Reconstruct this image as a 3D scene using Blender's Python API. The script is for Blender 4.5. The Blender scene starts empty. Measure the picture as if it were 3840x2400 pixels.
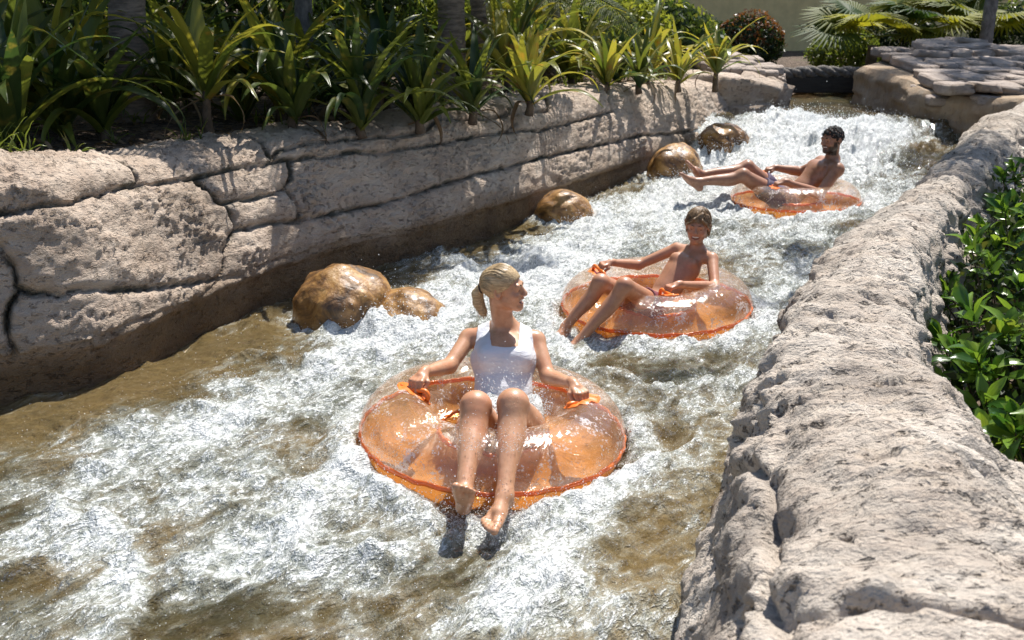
import bpy, bmesh, math, random
import numpy as np
from mathutils import Vector, Matrix, Quaternion

# ------------------------------------------------------------------ camera, sky, sun, exposure
scene = bpy.context.scene
COL = scene.collection
FOCAL = 35.0
PITCH = math.atan(780.0 / 2353.0)
cam_data = bpy.data.cameras.new('camera')
cam_data.lens = FOCAL
cam_data.sensor_width = 36.0
cam_data.clip_start = 0.05
cam_data.clip_end = 2000.0
cam_data.dof.use_dof = True
cam_data.dof.focus_distance = 4.9
cam_data.dof.aperture_fstop = 5.0
cam = bpy.data.objects.new('camera', cam_data)
COL.objects.link(cam)
cam.location = (0, 0, 2.0)
cam.rotation_euler = (math.pi / 2 - PITCH, 0, 0)
scene.camera = cam

SUN_DIR = Vector((0.21, 0.45, 0.87)).normalized()      # towards the sun
SUN_EL = math.asin(SUN_DIR.z)
SUN_AZ = math.atan2(SUN_DIR.x, SUN_DIR.y)
world = bpy.data.worlds.new('World')
scene.world = world
world.use_nodes = True
wn = world.node_tree.nodes
wl = world.node_tree.links
wn.clear()
w_out = wn.new('ShaderNodeOutputWorld')
w_bg = wn.new('ShaderNodeBackground')
w_sky = wn.new('ShaderNodeTexSky')
w_sky.sky_type = 'NISHITA'
w_sky.sun_disc = False
w_sky.sun_elevation = SUN_EL
w_sky.sun_rotation = SUN_AZ
w_bg.inputs['Strength'].default_value = 0.092
wl.new(w_sky.outputs[0], w_bg.inputs['Color'])
wl.new(w_bg.outputs[0], w_out.inputs['Surface'])

sun_data = bpy.data.lights.new('sun', 'SUN')
sun_data.energy = 5.0
sun_data.angle = math.radians(0.5)
sun_data.color = (1.0, 0.95, 0.88)
sun = bpy.data.objects.new('sun', sun_data)
COL.objects.link(sun)
sun.rotation_euler = SUN_DIR.to_track_quat('Z', 'Y').to_euler()
sun.location = (2, 10, 14)

scene.view_settings.view_transform = 'Standard'
scene.view_settings.look = 'None'
scene.view_settings.exposure = 0.6
scene.view_settings.gamma = 1.0
scene.view_settings.use_curve_mapping = False
scene.render.engine = 'CYCLES'
scene.cycles.use_denoising = True
scene.cycles.max_bounces = 7
scene.cycles.diffuse_bounces = 2
scene.cycles.adaptive_threshold = 0.02
scene.cycles.glossy_bounces = 2
scene.cycles.transmission_bounces = 4
scene.cycles.transparent_max_bounces = 12
scene.cycles.sample_clamp_indirect = 6.0
scene.cycles.caustics_reflective = False
scene.cycles.caustics_refractive = False
random.seed(7)
# ------------------------------------------------------------------ numeric helpers
def _hash(ix, iy, iz, seed):
    h = (ix.astype(np.uint32) * np.uint32(374761393) + iy.astype(np.uint32) * np.uint32(668265263)
         + iz.astype(np.uint32) * np.uint32(2147483647) + np.uint32((seed * 974634541 + 12345) & 0xffffffff))
    h = (h ^ (h >> np.uint32(13))) * np.uint32(1274126177)
    h = h ^ (h >> np.uint32(16))
    return (h & np.uint32(0xffffff)).astype(np.float32) / np.float32(0xffffff)


def vnoise(p, seed=0):
    """smooth value noise, -1..1, p of shape (N,3)"""
    p = np.asarray(p, np.float32)
    f = np.floor(p)
    i = f.astype(np.int64)
    w = p - f
    w = w * w * w * (w * (w * 6 - 15) + 10)
    out = 0
    for dx in (0, 1):
        wx = w[:, 0] if dx else 1 - w[:, 0]
        for dy in (0, 1):
            wy = w[:, 1] if dy else 1 - w[:, 1]
            for dz in (0, 1):
                wz = w[:, 2] if dz else 1 - w[:, 2]
                out = out + wx * wy * wz * _hash(i[:, 0] + dx, i[:, 1] + dy, i[:, 2] + dz, seed)
    return out * 2 - 1


def fbm(p, octaves=4, seed=0, gain=0.5, lac=2.03, ridged=False):
    p = np.asarray(p, np.float32)
    a, s, tot = 1.0, 0.0, 0.0
    for o in range(octaves):
        n = vnoise(p * (lac ** o) + 17.3 * o, seed + o)
        if ridged:
            n = 1 - 2 * np.abs(n)
        s = s + a * n
        tot += a
        a *= gain
    return s / tot


def smooth(a, b, x):
    t = np.clip((x - a) / (b - a), 0, 1)
    return t * t * (3 - 2 * t)


def catmull(pts, n):
    """resample control points (any dimension) to n points evenly by arc length"""
    P = np.asarray(pts, float)
    P = np.vstack([2 * P[0] - P[1], P, 2 * P[-1] - P[-2]])
    out = []
    for i in range(1, len(P) - 2):
        t = np.linspace(0, 1, 24, endpoint=False)[:, None]
        a, b, c_, d = P[i - 1], P[i], P[i + 1], P[i + 2]
        out.append(0.5 * (2 * b + (c_ - a) * t + (2 * a - 5 * b + 4 * c_ - d) * t ** 2 + (3 * b - a - 3 * c_ + d) * t ** 3))
    out = np.vstack(out + [P[-2][None]])
    s = np.r_[0, np.cumsum(np.linalg.norm(np.diff(out, axis=0), axis=1))]
    q = n if np.ndim(n) else np.linspace(0, s[-1], n)
    return np.stack([np.interp(q, s, out[:, k]) for k in range(out.shape[1])], 1), s[-1]


def grid_quads(nu, nv):
    i = np.arange(nu - 1)[:, None] * nv + np.arange(nv - 1)[None]
    return np.stack([i, i + nv, i + nv + 1, i + 1], -1).reshape(-1, 4)


def grid_normals(G):
    du = np.gradient(G, axis=0)
    dv = np.gradient(G, axis=1)
    n = np.cross(du, dv)
    return n / np.maximum(np.linalg.norm(n, axis=-1, keepdims=True), 1e-9)


def seg_dist(p, lines):
    """distance of 2-d points p (N,2) to a set of polylines"""
    d = np.full(len(p), 9e9, np.float32)
    for ln in lines:
        ln = np.asarray(ln, np.float32)
        for a, b in zip(ln[:-1], ln[1:]):
            lo = np.minimum(a, b) - 0.3
            hi = np.maximum(a, b) + 0.3
            m = np.nonzero((p[:, 0] > lo[0]) & (p[:, 0] < hi[0]) & (p[:, 1] > lo[1]) & (p[:, 1] < hi[1]))[0]
            if not len(m):
                continue
            q = p[m]
            ab = b - a
            t = np.clip(((q - a) @ ab) / max(ab @ ab, 1e-9), 0, 1)
            dd = np.hypot(*(q - a - t[:, None] * ab).T)
            d[m] = np.minimum(d[m], dd)
    return d


# ---- the bank paths of the channel (metres; x across the picture, y into it, water at z = 0)
LEFT_BASE = [(-5.6, 3.2), (-4.4, 3.75), (-3.3, 4.2), (-2.53, 4.51), (-2.09, 4.85), (-1.84, 5.6), (-1.51, 6.45),
             (-1.09, 7.09), (-0.60, 7.65), (0.27, 8.94), (1.52, 11.1), (2.84, 13.69), (3.55, 14.9)]
LEFT_TOP = [1.2, 1.19, 1.18, 1.175, 1.165, 1.09, 1.06, 1.05, 1.03, 1.035, 1.005, 0.82, 0.75]


def left_wall_surface(nv=132):
    P = np.c_[np.array(LEFT_BASE), np.array(LEFT_TOP)]
    _, L = catmull(P, 10)
    u = [0.0]
    while u[-1] < L:
        u.append(u[-1] + 0.0115 + 0.0016 * max(0.0, u[-1] - 4.0))
    u = np.array(u[:-1])
    C, _ = catmull(P, u)
    prof = [(0.06, -0.45), (0.05, -0.05), (0.035, 0.12), (0.04, 0.24), (0.0, 0.30), (0.03, 0.42), (0.14, 0.74), (0.25, 0.98),
            (0.32, 1.07), (0.43, 1.12), (0.58, 1.14), (0.8, 1.13), (0.95, 1.05)]
    pr, pl = catmull(prof, nv)
    v = np.linspace(0, pl, nv)
    d = np.gradient(C[:, :2], axis=0)
    d /= np.linalg.norm(d, axis=1, keepdims=True)
    k = np.ones(31) / 31.0
    for j in (0, 1):
        d[:, j] = np.convolve(np.pad(d[:, j], 15, mode='edge'), k, 'valid')
    nrm = np.stack([-d[:, 1], d[:, 0]], 1)
    hs = C[:, 2] / 1.14
    zz = np.where(pr[None, :, 1] > 0, pr[None, :, 1] * hs[:, None], pr[None, :, 1])
    G = np.empty((len(u), nv, 3))
    G[..., :2] = C[:, None, :2] + nrm[:, None, :] * pr[None, :, 0:1]
    G[..., 2] = zz
    return G, u, v


# stations of the wall beside the camera: top edge facing the river (x, y), top height, breadth of the top
RIGHT_ST = [(0.30, -0.4, 0.90, 0.72), (0.37, 0.6, 0.90, 0.84), (0.44, 1.4, 0.90, 0.84), (0.52, 2.0, 0.89, 0.82), (0.65, 2.5, 0.88, 0.74), (0.80, 3.0, 0.88, 0.64),
            (1.16, 3.9, 0.89, 0.52), (1.87, 5.2, 0.90, 0.46), (2.84, 6.75, 0.90, 0.46), (4.02, 8.8, 0.90, 0.48), (5.2, 10.6, 0.86, 0.52),
            (6.3, 12.4, 0.84, 0.6)]


def right_wall_surface(nv=150):
    P = np.array(RIGHT_ST)
    _, L = catmull(P, 10)
    u = [0.0]
    while u[-1] < L:
        u.append(u[-1] + 0.009 + 0.0022 * max(0.0, u[-1] - 4.0))
    u = np.array(u[:-1])
    C, _ = catmull(P, u)
    d = np.gradient(C[:, :2], axis=0)
    d /= np.linalg.norm(d, axis=1, keepdims=True)
    nr = np.stack([d[:, 1], -d[:, 0]], 1)          # away from the river
    w = C[:, 3:4]
    h = C[:, 2:3]
    ctl = [(-0.26 + 0 * w, -0.45 + 0 * h), (-0.20 + 0 * w, 0.0 * h), (-0.10 + 0 * w, 0.45 * h), (-0.015 + 0 * w, 0.84 * h), (0.07 * w + 0.01, 0.965 * h),
           (0.30 * w, 1.03 * h), (0.55 * w, 1.05 * h), (0.80 * w, 1.0 * h), (0.98 * w, 0.84 * h), (1.12 * w, 0.55 * h), (1.25 * w, 0.1 * h)]
    A = np.stack([np.concatenate(c_, 1) for c_ in ctl], 1)      # (nu, nctl, 2)
    mid = A[len(A) // 3]
    pr, pl = catmull(mid, nv)
    # same parameter for every station
    s = np.r_[0, np.cumsum(np.linalg.norm(np.diff(mid, axis=0), axis=1))]
    q = np.linspace(0, s[-1], nv)
    fine = np.stack([catmull(A[i], nv)[0] for i in range(0, len(A), 12)], 0)
    ii = np.arange(0, len(A), 12)
    full = np.empty((len(A), nv, 2))
    for a in range(nv):
        for b in range(2):
            full[:, a, b] = np.interp(np.arange(len(A)), ii, fine[:, a, b])
    G = np.empty((len(u), nv, 3))
    G[..., :2] = C[:, None, :2] + nr[:, None, :] * full[..., 0:1]
    G[..., 2] = full[..., 1]
    v = np.linspace(0, pl, nv)
    return G, u, v


def flood_labels(open_mask):
    """label 4-connected regions of True cells, quick column-run union"""
    nu, nv = open_mask.shape
    lab = np.where(open_mask, np.arange(nu * nv).reshape(nu, nv) + 1, 0)
    for _ in range(400):
        old = lab.copy()
        for ax in (0, 1):
            for rev in (False, True):
                A = lab if ax == 0 else lab.T
                B = A[::-1] if rev else A
                for i in range(1, B.shape[0]):
                    m = (B[i] > 0) & (B[i - 1] > 0)
                    B[i][m] = np.maximum(B[i][m], B[i - 1][m])
        if (lab == old).all():
            break
    return lab


def grow_labels(lab):
    while (lab == 0).any():
        new = lab.copy()
        for sh, ax in ((1, 0), (-1, 0), (1, 1), (-1, 1)):
            r = np.roll(lab, sh, ax)
            if ax == 0:
                r[0 if sh == 1 else -1] = 0
            else:
                r[:, 0 if sh == 1 else -1] = 0
            new = np.where((new == 0) & (r > 0), r, new)
        if (new == lab).all():
            break
        lab = new
    return lab
# ------------------------------------------------------------------ scene helpers
def tag(o, label=None, cat=None, group=None, kind=None):
    if label:
        o['label'] = label
    if cat:
        o['category'] = cat
    if group:
        o['group'] = group
    if kind:
        o['kind'] = kind
    return o


def empty(name, loc=(0, 0, 0), rz=0.0):
    o = bpy.data.objects.new(name, None)
    o.empty_display_size = 0.05
    COL.objects.link(o)
    o.location = loc
    o.rotation_euler = (0, 0, rz)
    return o


def make_mesh(name, verts, faces, mat=None, smooth_=True, attrs=None):
    verts = np.ascontiguousarray(verts, np.float32)
    faces = np.ascontiguousarray(faces, np.int32)
    me = bpy.data.meshes.new(name)
    n, k = faces.shape
    me.vertices.add(len(verts))
    me.vertices.foreach_set('co', verts.ravel())
    me.loops.add(n * k)
    me.loops.foreach_set('vertex_index', faces.ravel())
    me.polygons.add(n)
    me.polygons.foreach_set('loop_start', np.arange(0, n * k, k, dtype=np.int32))
    me.update(calc_edges=True)
    me.validate()
    if smooth_:
        me.polygons.foreach_set('use_smooth', np.ones(len(me.polygons), bool))
    if attrs:
        for key, val in attrs.items():
            val = np.asarray(val, np.float32)
            if val.ndim == 1:
                a = me.attributes.new(key, 'FLOAT', 'POINT')
                a.data.foreach_set('value', val)
            elif val.shape[1] == 3:
                a = me.attributes.new(key, 'FLOAT_VECTOR', 'POINT')
                a.data.foreach_set('vector', val.ravel())
            else:
                a = me.attributes.new(key, 'FLOAT_COLOR', 'POINT')
                a.data.foreach_set('color', val.ravel())
    if mat:
        me.materials.append(mat)
    return me


def link(name, me, parent=None):
    o = bpy.data.objects.new(name, me)
    COL.objects.link(o)
    if parent is not None:
        o.parent = parent
    return o


def pieces(verts_faces):
    """join (verts, faces) tuples of equal face size"""
    V, Fc, n = [], [], 0
    for v, f in verts_faces:
        V.append(np.asarray(v, float))
        Fc.append(np.asarray(f, int) + n)
        n += len(v)
    return np.vstack(V), np.vstack(Fc)


def tube_mesh(path, radii, nseg=8, flat=1.0, cap=True):
    """a round tube along path (quads)"""
    P = np.asarray(path, float)
    r = np.broadcast_to(np.asarray(radii, float), (len(P),))
    T = np.gradient(P, axis=0)
    T /= np.maximum(np.linalg.norm(T, axis=1, keepdims=True), 1e-9)
    ref = np.array([0, 0, 1.0]) if abs(T[0][2]) < 0.9 else np.array([1.0, 0, 0])
    rings = []
    A = np.cross(ref, T[0])
    A /= np.linalg.norm(A)
    for i in range(len(P)):
        A = A - T[i] * (A @ T[i])
        A /= np.linalg.norm(A)
        B = np.cross(T[i], A)
        th = np.linspace(0, 2 * np.pi, nseg, endpoint=False)
        rings.append(P[i] + r[i] * (np.cos(th)[:, None] * A + flat * np.sin(th)[:, None] * B))
    V = np.vstack(rings)
    Fq = []
    for i in range(len(P) - 1):
        for j in range(nseg):
            k = (j + 1) % nseg
            Fq.append((i * nseg + j, i * nseg + k, (i + 1) * nseg + k, (i + 1) * nseg + j))
    if cap and nseg % 2 == 0:
        for base in (0, (len(P) - 1) * nseg):
            for j in range(0, nseg // 2 - 1):
                q = (base + j, base + j + 1, base + nseg - 2 - j, base + nseg - 1 - j)
                Fq.append(q if base else q[::-1])
    return V, np.array(Fq)


def ico(sub=2):
    bm = bmesh.new()
    bmesh.ops.create_icosphere(bm, subdivisions=sub, radius=1.0)
    V = np.array([v.co[:] for v in bm.verts])
    T = np.array([[v.index for v in f.verts] for f in bm.faces])
    bm.free()
    return V, T


class Mat:
    """a small node builder"""
    def __init__(self, name):
        self.m = bpy.data.materials.new(name)
        self.m.use_nodes = True
        self.n = self.m.node_tree.nodes
        self.l = self.m.node_tree.links
        self.n.clear()
        self.out = self.n.new('ShaderNodeOutputMaterial')

    def set(self, sock, v):
        if hasattr(v, 'is_output') or isinstance(v, bpy.types.NodeSocket):
            self.l.new(v, sock)
        elif v is not None:
            if isinstance(v, (tuple, list)) and len(v) == 3 and sock.type == 'RGBA':
                v = (*v, 1.0)
            sock.default_value = v

    def node(self, typ, ins=None, **props):
        nd = self.n.new(typ)
        for k, v in props.items():
            setattr(nd, k, v)
        for k, v in (ins or {}).items():
            self.set(nd.inputs[k], v)
        return nd

    def math(self, op, a, b=None, c_=None, clamp=False):
        nd = self.node('ShaderNodeMath', operation=op, use_clamp=clamp)
        for i, v in enumerate((a, b, c_)):
            if v is not None:
                self.set(nd.inputs[i], v)
        return nd.outputs[0]

    def vmath(self, op, a, b=None):
        nd = self.node('ShaderNodeVectorMath', operation=op)
        self.set(nd.inputs[0], a)
        if b is not None:
            self.set(nd.inputs[1], b)
        return nd.outputs[0]

    def pos(self):
        return self.node('ShaderNodeNewGeometry').outputs['Position']

    def objco(self):
        return self.node('ShaderNodeTexCoord').outputs['Object']

    def attr(self, name):
        return self.node('ShaderNodeAttribute', attribute_name=name)

    def noise(self, vec, scale, detail=4.0, rough=0.55, dist=0.0, color=False):
        nd = self.node('ShaderNodeTexNoise', {'Vector': vec, 'Scale': scale, 'Detail': detail, 'Roughness': rough, 'Distortion': dist})
        return nd.outputs['Color' if color else 'Fac']

    def voro(self, vec, scale, feature='F1', out='Distance', rand=1.0):
        nd = self.node('ShaderNodeTexVoronoi', {'Vector': vec, 'Scale': scale, 'Randomness': rand}, feature=feature)
        return nd.outputs[out]

    def ramp(self, fac, stops, interp='LINEAR'):
        nd = self.node('ShaderNodeValToRGB', {'Fac': fac})
        cr = nd.color_ramp
        cr.interpolation = interp
        while len(cr.elements) < len(stops):
            cr.elements.new(0.5)
        for e, (p, c_) in zip(cr.elements, stops):
            e.position = p
            e.color = (*c_, 1.0) if len(c_) == 3 else c_
        return nd.outputs['Color']

    def mapr(self, x, a, b, c_=0.0, d=1.0, typ='SMOOTHSTEP'):
        nd = self.node('ShaderNodeMapRange', {0: x, 1: a, 2: b, 3: c_, 4: d}, interpolation_type=typ)
        return nd.outputs[0]

    def mix(self, fac, a, b, blend='MIX'):
        nd = self.node('ShaderNodeMix', data_type='RGBA', blend_type=blend)
        self.set(nd.inputs[0], fac)
        self.set(nd.inputs[6], a)
        self.set(nd.inputs[7], b)
        return nd.outputs[2]

    def bump(self, height, strength=0.5, dist=0.01, normal=None):
        nd = self.node('ShaderNodeBump', {'Height': height, 'Strength': strength, 'Distance': dist})
        if normal is not None:
            self.set(nd.inputs['Normal'], normal)
        return nd.outputs['Normal']

    def principled(self, **kw):
        nd = self.n.new('ShaderNodeBsdfPrincipled')
        for k, v in kw.items():
            self.set(nd.inputs[k.replace('_', ' ')], v)
        return nd.outputs[0]

    def mixs(self, fac, a, b):
        nd = self.n.new('ShaderNodeMixShader')
        self.set(nd.inputs[0], fac)
        self.l.new(a, nd.inputs[1])
        self.l.new(b, nd.inputs[2])
        return nd.outputs[0]

    def adds(self, a, b):
        nd = self.n.new('ShaderNodeAddShader')
        self.l.new(a, nd.inputs[0])
        self.l.new(b, nd.inputs[1])
        return nd.outputs[0]

    def done(self, shader):
        self.l.new(shader, self.out.inputs['Surface'])
        return self.m


def mat_rock(name, cols, wet=None, dark=(0.06, 0.052, 0.045), streak=(1, 1, 1), bump=0.5, moss=False, scale=1.0, pits=0.5, stain=0.35):
    """weathered carved stone; wet = (z0, z1) of the soaked, algae-brown foot"""
    m = Mat(name)
    p = m.pos()
    ps = m.vmath('MULTIPLY', p, streak)
    big = m.noise(p, 2.3 * scale, 3, 0.6)
    mid = m.noise(ps, 9.0 * scale, 4, 0.62, 0.25)
    fine = m.noise(ps, 62.0 * scale, 3, 0.7)
    c_ = m.ramp(big, [(0.3, cols[0]), (0.5, cols[1]), (0.72, cols[2])])
    c_ = m.mix(m.mapr(mid, 0.35, 0.7), c_, m.mix(0.45, c_, cols[3]))
    spots = m.mapr(m.noise(ps, 24.0 * scale, 3, 0.7, 0.3), 0.57, 0.68)
    c_ = m.mix(m.math('MULTIPLY', spots, pits), c_, dark)
    c_ = m.mix(m.mapr(fine, 0.5, 0.75, 0, 0.35), c_, cols[2])
    st_ = m.mapr(m.noise(m.vmath('MULTIPLY', p, (0.6, 1.0, 1.6)), 1.4, 5, 0.65, 0.8), 0.52, 0.70)          # grey weather stains
    c_ = m.mix(m.math('MULTIPLY', st_, stain), c_, m.mix(0.6, c_, (0.12, 0.115, 0.11)))
    rough = 0.85
    if moss:
        a = m.attr('crack').outputs['Fac']
        mm = m.math('MULTIPLY', m.mapr(a, 0.25, 0.9), m.mapr(m.noise(p, 4.0, 4, 0.6), 0.42, 0.62))
        c_ = m.mix(m.math('MULTIPLY', mm, 0.85), c_, (0.035, 0.04, 0.026))
    if wet:
        z = m.node('ShaderNodeSeparateXYZ', {0: p}).outputs[2]
        zz = m.math('ADD', z, m.math('MULTIPLY', m.math('SUBTRACT', m.noise(p, 1.7, 5, 0.6), 0.5), 0.34))
        w = m.mapr(zz, wet[1], wet[0])
        wc = m.ramp(m.noise(p, 5.0, 5, 0.6), [(0.3, (0.08, 0.042, 0.013)), (0.55, (0.15, 0.085, 0.03)), (0.75, (0.22, 0.14, 0.06))])
        c_ = m.mix(m.math('MULTIPLY', w, 0.9), c_, wc)
        rough = m.mapr(w, 0, 1, 0.85, 0.38)
    h = m.math('ADD', m.math('MULTIPLY', mid, 1.0), m.math('MULTIPLY', fine, 0.42))
    h = m.math('SUBTRACT', h, m.math('MULTIPLY', spots, 0.5))
    nrm = m.bump(h, bump, 0.04)
    return m.done(m.principled(Base_Color=c_, Roughness=rough, Normal=nrm, Specular_IOR_Level=0.3))


MROCK_L = mat_rock('carved_stone', [(0.35, 0.275, 0.21), (0.48, 0.39, 0.31), (0.58, 0.49, 0.40), (0.40, 0.29, 0.215)], wet=(0.16, 0.42),
                   streak=(1.0, 0.8, 1.7), bump=1.0, moss=True, pits=0.22)
MROCK_R = mat_rock('weathered_stone', [(0.35, 0.30, 0.25), (0.49, 0.43, 0.365), (0.60, 0.545, 0.475), (0.38, 0.30, 0.24)], wet=(0.02, 0.14),
                   streak=(0.72, 1.4, 1.0), bump=0.9, pits=0.75, dark=(0.05, 0.043, 0.038), scale=1.25, stain=0.75)
MROCK_F = mat_rock('flagstone', [(0.29, 0.24, 0.205), (0.40, 0.335, 0.285), (0.49, 0.42, 0.365), (0.31, 0.245, 0.205)], streak=(1, 1, 3.0), bump=0.8, pits=0.4)
MROCK_C = mat_rock('stained_concrete', [(0.26, 0.19, 0.125), (0.36, 0.275, 0.19), (0.43, 0.345, 0.25), (0.28, 0.17, 0.09)], wet=(0.15, 0.45),
                   streak=(1.6, 1.6, 0.4), bump=0.5, pits=0.35)


def mat_boulder():
    m = Mat('wet_boulder')
    p = m.pos()
    big = m.noise(p, 5.5, 5, 0.65, 1.2)
    c_ = m.ramp(big, [(0.33, (0.05, 0.024, 0.008)), (0.46, (0.22, 0.105, 0.028)), (0.58, (0.40, 0.215, 0.065)), (0.72, (0.48, 0.31, 0.13))])
    f = m.noise(p, 32.0, 6, 0.65)
    c_ = m.mix(m.mapr(f, 0.5, 0.7, 0, 0.5), c_, (0.10, 0.055, 0.02))
    nrm = m.bump(m.math('ADD', f, m.math('MULTIPLY', m.noise(p, 11.0, 4), 1.5)), 0.5, 0.015)
    return m.done(m.principled(Base_Color=c_, Roughness=m.mapr(f, 0.3, 0.7, 0.3, 0.6), Normal=nrm, Coat_Weight=0.25, Coat_Roughness=0.15))


MBOULDER = mat_boulder()


def mat_soil(name, lit=1.0):
    m = Mat(name)
    p = m.pos()
    a = m.noise(p, 3.0, 5, 0.6)
    c_ = m.ramp(a, [(0.3, (0.045, 0.03, 0.02)), (0.55, (0.10, 0.07, 0.048)), (0.75, (0.17, 0.125, 0.09))])
    ch = m.voro(p, 26.0, out='Color')
    chips = m.ramp(m.node('ShaderNodeSeparateColor', {0: ch}).outputs[0], [(0.2, (0.03, 0.02, 0.014)), (0.5, (0.11, 0.072, 0.048)), (0.8, (0.2, 0.145, 0.10))])
    c_ = m.mix(0.6, c_, chips)
    c_ = m.mix(m.mapr(m.noise(p, 1.2, 3), 0.55, 0.7, 0, 0.5), c_, (0.05, 0.075, 0.018))
    h = m.math('ADD', m.voro(p, 26.0), m.noise(p, 40.0, 4))
    return m.done(m.principled(Base_Color=c_, Roughness=0.95, Normal=m.bump(h, 0.8, 0.03)))


MSOIL = mat_soil('mulch')


def mat_bed():
    m = Mat('channel_bed')
    p = m.pos()
    c_ = m.ramp(m.noise(p, 2.0, 5, 0.6), [(0.3, (0.17, 0.11, 0.045)), (0.6, (0.29, 0.205, 0.10)), (0.8, (0.36, 0.28, 0.16))])
    return m.done(m.principled(Base_Color=c_, Roughness=0.7, Normal=m.bump(m.noise(p, 9.0, 4), 0.4, 0.03)))


MBED = mat_bed()


def mat_water():
    m = Mat('rapids_water')
    foam = m.attr('foam').outputs['Fac']
    flow = m.attr('flow').outputs['Vector']
    st = m.vmath('MULTIPLY', flow, (0.55, 1.0, 1.0))
    sw = m.noise(st, 5.0, 5, 0.62, 2.2)                 # swirls
    n1 = m.noise(st, 17.0, 4, 0.65, 1.4)
    n2 = m.noise(st, 60.0, 3, 0.65, 0.6)
    n3 = m.noise(st, 150.0, 2, 0.6, 0.3)
    fil = m.math('SUBTRACT', 1.0, m.math('MULTIPLY', m.math('ABSOLUTE', m.math('SUBTRACT', n1, 0.5)), 7.0), clamp=True)   # thin foam lines
    f = m.math('ADD', foam, m.math('MULTIPLY', m.math('SUBTRACT', sw, 0.5), 1.25))
    g = m.math('ADD', f, m.math('MULTIPLY', m.math('SUBTRACT', n1, 0.5), 0.8))
    g = m.math('ADD', g, m.math('MULTIPLY', m.math('SUBTRACT', n2, 0.5), 1.35))
    g = m.math('ADD', g, m.math('MULTIPLY', m.math('SUBTRACT', n3, 0.5), 1.1))
    g = m.math('ADD', g, m.math('MULTIPLY', m.math('MULTIPLY', fil, m.mapr(f, 0.1, 0.5)), 0.28))
    white = m.mapr(g, 0.62, 1.08)  # foam, plus fine white specks painted in as sun glints
    veil = m.mapr(m.math('ADD', f, m.math('MULTIPLY', m.math('SUBTRACT', n1, 0.5), 0.5)), 0.10, 0.80, 0.0, 0.95)     # air bubbles below the surface
    hh = m.math('ADD', m.math('MULTIPLY', n1, 0.9), m.math('ADD', m.math('MULTIPLY', n2, 0.5), m.math('MULTIPLY', n3, 0.25)))
    nrm = m.bump(hh, 1.0, 0.035)
    murk = m.ramp(m.noise(flow, 1.3, 4, 0.6, 0.5), [(0.34, (0.045, 0.050, 0.028)), (0.5, (0.12, 0.095, 0.040)), (0.66, (0.22, 0.145, 0.052))])
    bb = m.node('ShaderNodeSeparateXYZ', {0: flow}).outputs[1]
    sh = m.math('ADD', bb, m.math('MULTIPLY', m.math('SUBTRACT', sw, 0.5), 1.2))
    shallow = m.math('MAXIMUM', m.mapr(sh, -2.1, -1.2), m.math('MULTIPLY', m.mapr(sh, -3.75, -4.3), m.mapr(m.node('ShaderNodeSeparateXYZ', {0: flow}).outputs[0], 12.5, 11.0)))      # tan bed close below the surface near both banks
    murk = m.mix(m.math('MULTIPLY', shallow, 0.75), murk, (0.29, 0.205, 0.085))
    body = m.mix(veil, murk, (0.40, 0.43, 0.39))
    dif = m.node('ShaderNodeBsdfDiffuse', {'Color': body, 'Normal': nrm}).outputs[0]
    tr = m.node('ShaderNodeBsdfTransparent', {'Color': (0.70, 0.58, 0.36)}).outputs[0]
    under = m.mixs(m.mapr(f, 0.0, 0.5, 0.55, 0.97), tr, dif)
    gl = m.node('ShaderNodeBsdfGlossy', {'Color': (1, 1, 1), 'Roughness': 0.07, 'Normal': nrm}).outputs[0]
    fcg = m.node('ShaderNodeLayerWeight', {'Blend': 0.5, 'Normal': nrm}).outputs['Facing']
    fr = m.math('ADD', 0.025, m.math('MULTIPLY', m.math('POWER', fcg, 5.0), 0.95))
    clear = m.mixs(m.math('MINIMUM', fr, 0.7), under, gl)
    fc = m.mix(m.mapr(n2, 0.35, 0.7), (0.52, 0.55, 0.55), (0.90, 0.92, 0.92))
    foam_glint_s = m.principled(Base_Color=fc, Roughness=0.3, Normal=nrm, Specular_IOR_Level=0.5)
    return m.done(m.mixs(white, clear, foam_glint_s))


MWATER = mat_water()


def mat_spray_glint():
    m = Mat('spray')  # white of the spray and of the bits that imitate sun glints
    a = m.principled(Base_Color=(0.93, 0.95, 0.96), Roughness=0.12, Specular_IOR_Level=0.8)
    t = m.node('ShaderNodeBsdfTranslucent', {'Color': (0.9, 0.93, 0.95)}).outputs[0]
    return m.done(m.mixs(0.35, a, t))


MSPRAY_GLINT = mat_spray_glint()
# ------------------------------------------------------------------ the setting: ground, bed, banks, water
def sheet(name, pts_grid, mat, attrs=None):
    nu, nv = pts_grid.shape[:2]
    o = link(name, make_mesh(name, pts_grid.reshape(-1, 3), grid_quads(nu, nv), mat, attrs=attrs))
    tag(o, kind='structure')
    return o


def flat_grid(x0, x1, y0, y1, nx, ny, z):
    X, Y = np.meshgrid(np.linspace(x0, x1, nx), np.linspace(y0, y1, ny), indexing='ij')
    return np.stack([X, Y, np.full_like(X, z)], -1)


sheet('ground', flat_grid(-400, 400, -300, 500, 3, 3, -0.9), MSOIL)

# bed of the channel
gb = flat_grid(-7, 9, -3, 24, 120, 200, -0.34)
q = gb.reshape(-1, 3)
gb[..., 2] += (0.06 * fbm(q * 0.8, 4, 3)).reshape(gb.shape[:2]) + 0.0 * gb[..., 1]
sheet('river_bed', gb, MBED)


# planted bank above the carved wall
def bank_height(x, y):
    lt = np.array(LEFT_BASE)
    z = np.interp(y, lt[:, 1], LEFT_TOP)
    p = np.stack([x, y, 0 * x], -1).reshape(-1, 3)
    n = (0.05 * fbm(p * 1.3, 4, 21)).reshape(x.shape)
    far = np.maximum(0, -x - 1.5) * 0.012
    return z - 0.06 + n + far


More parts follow.
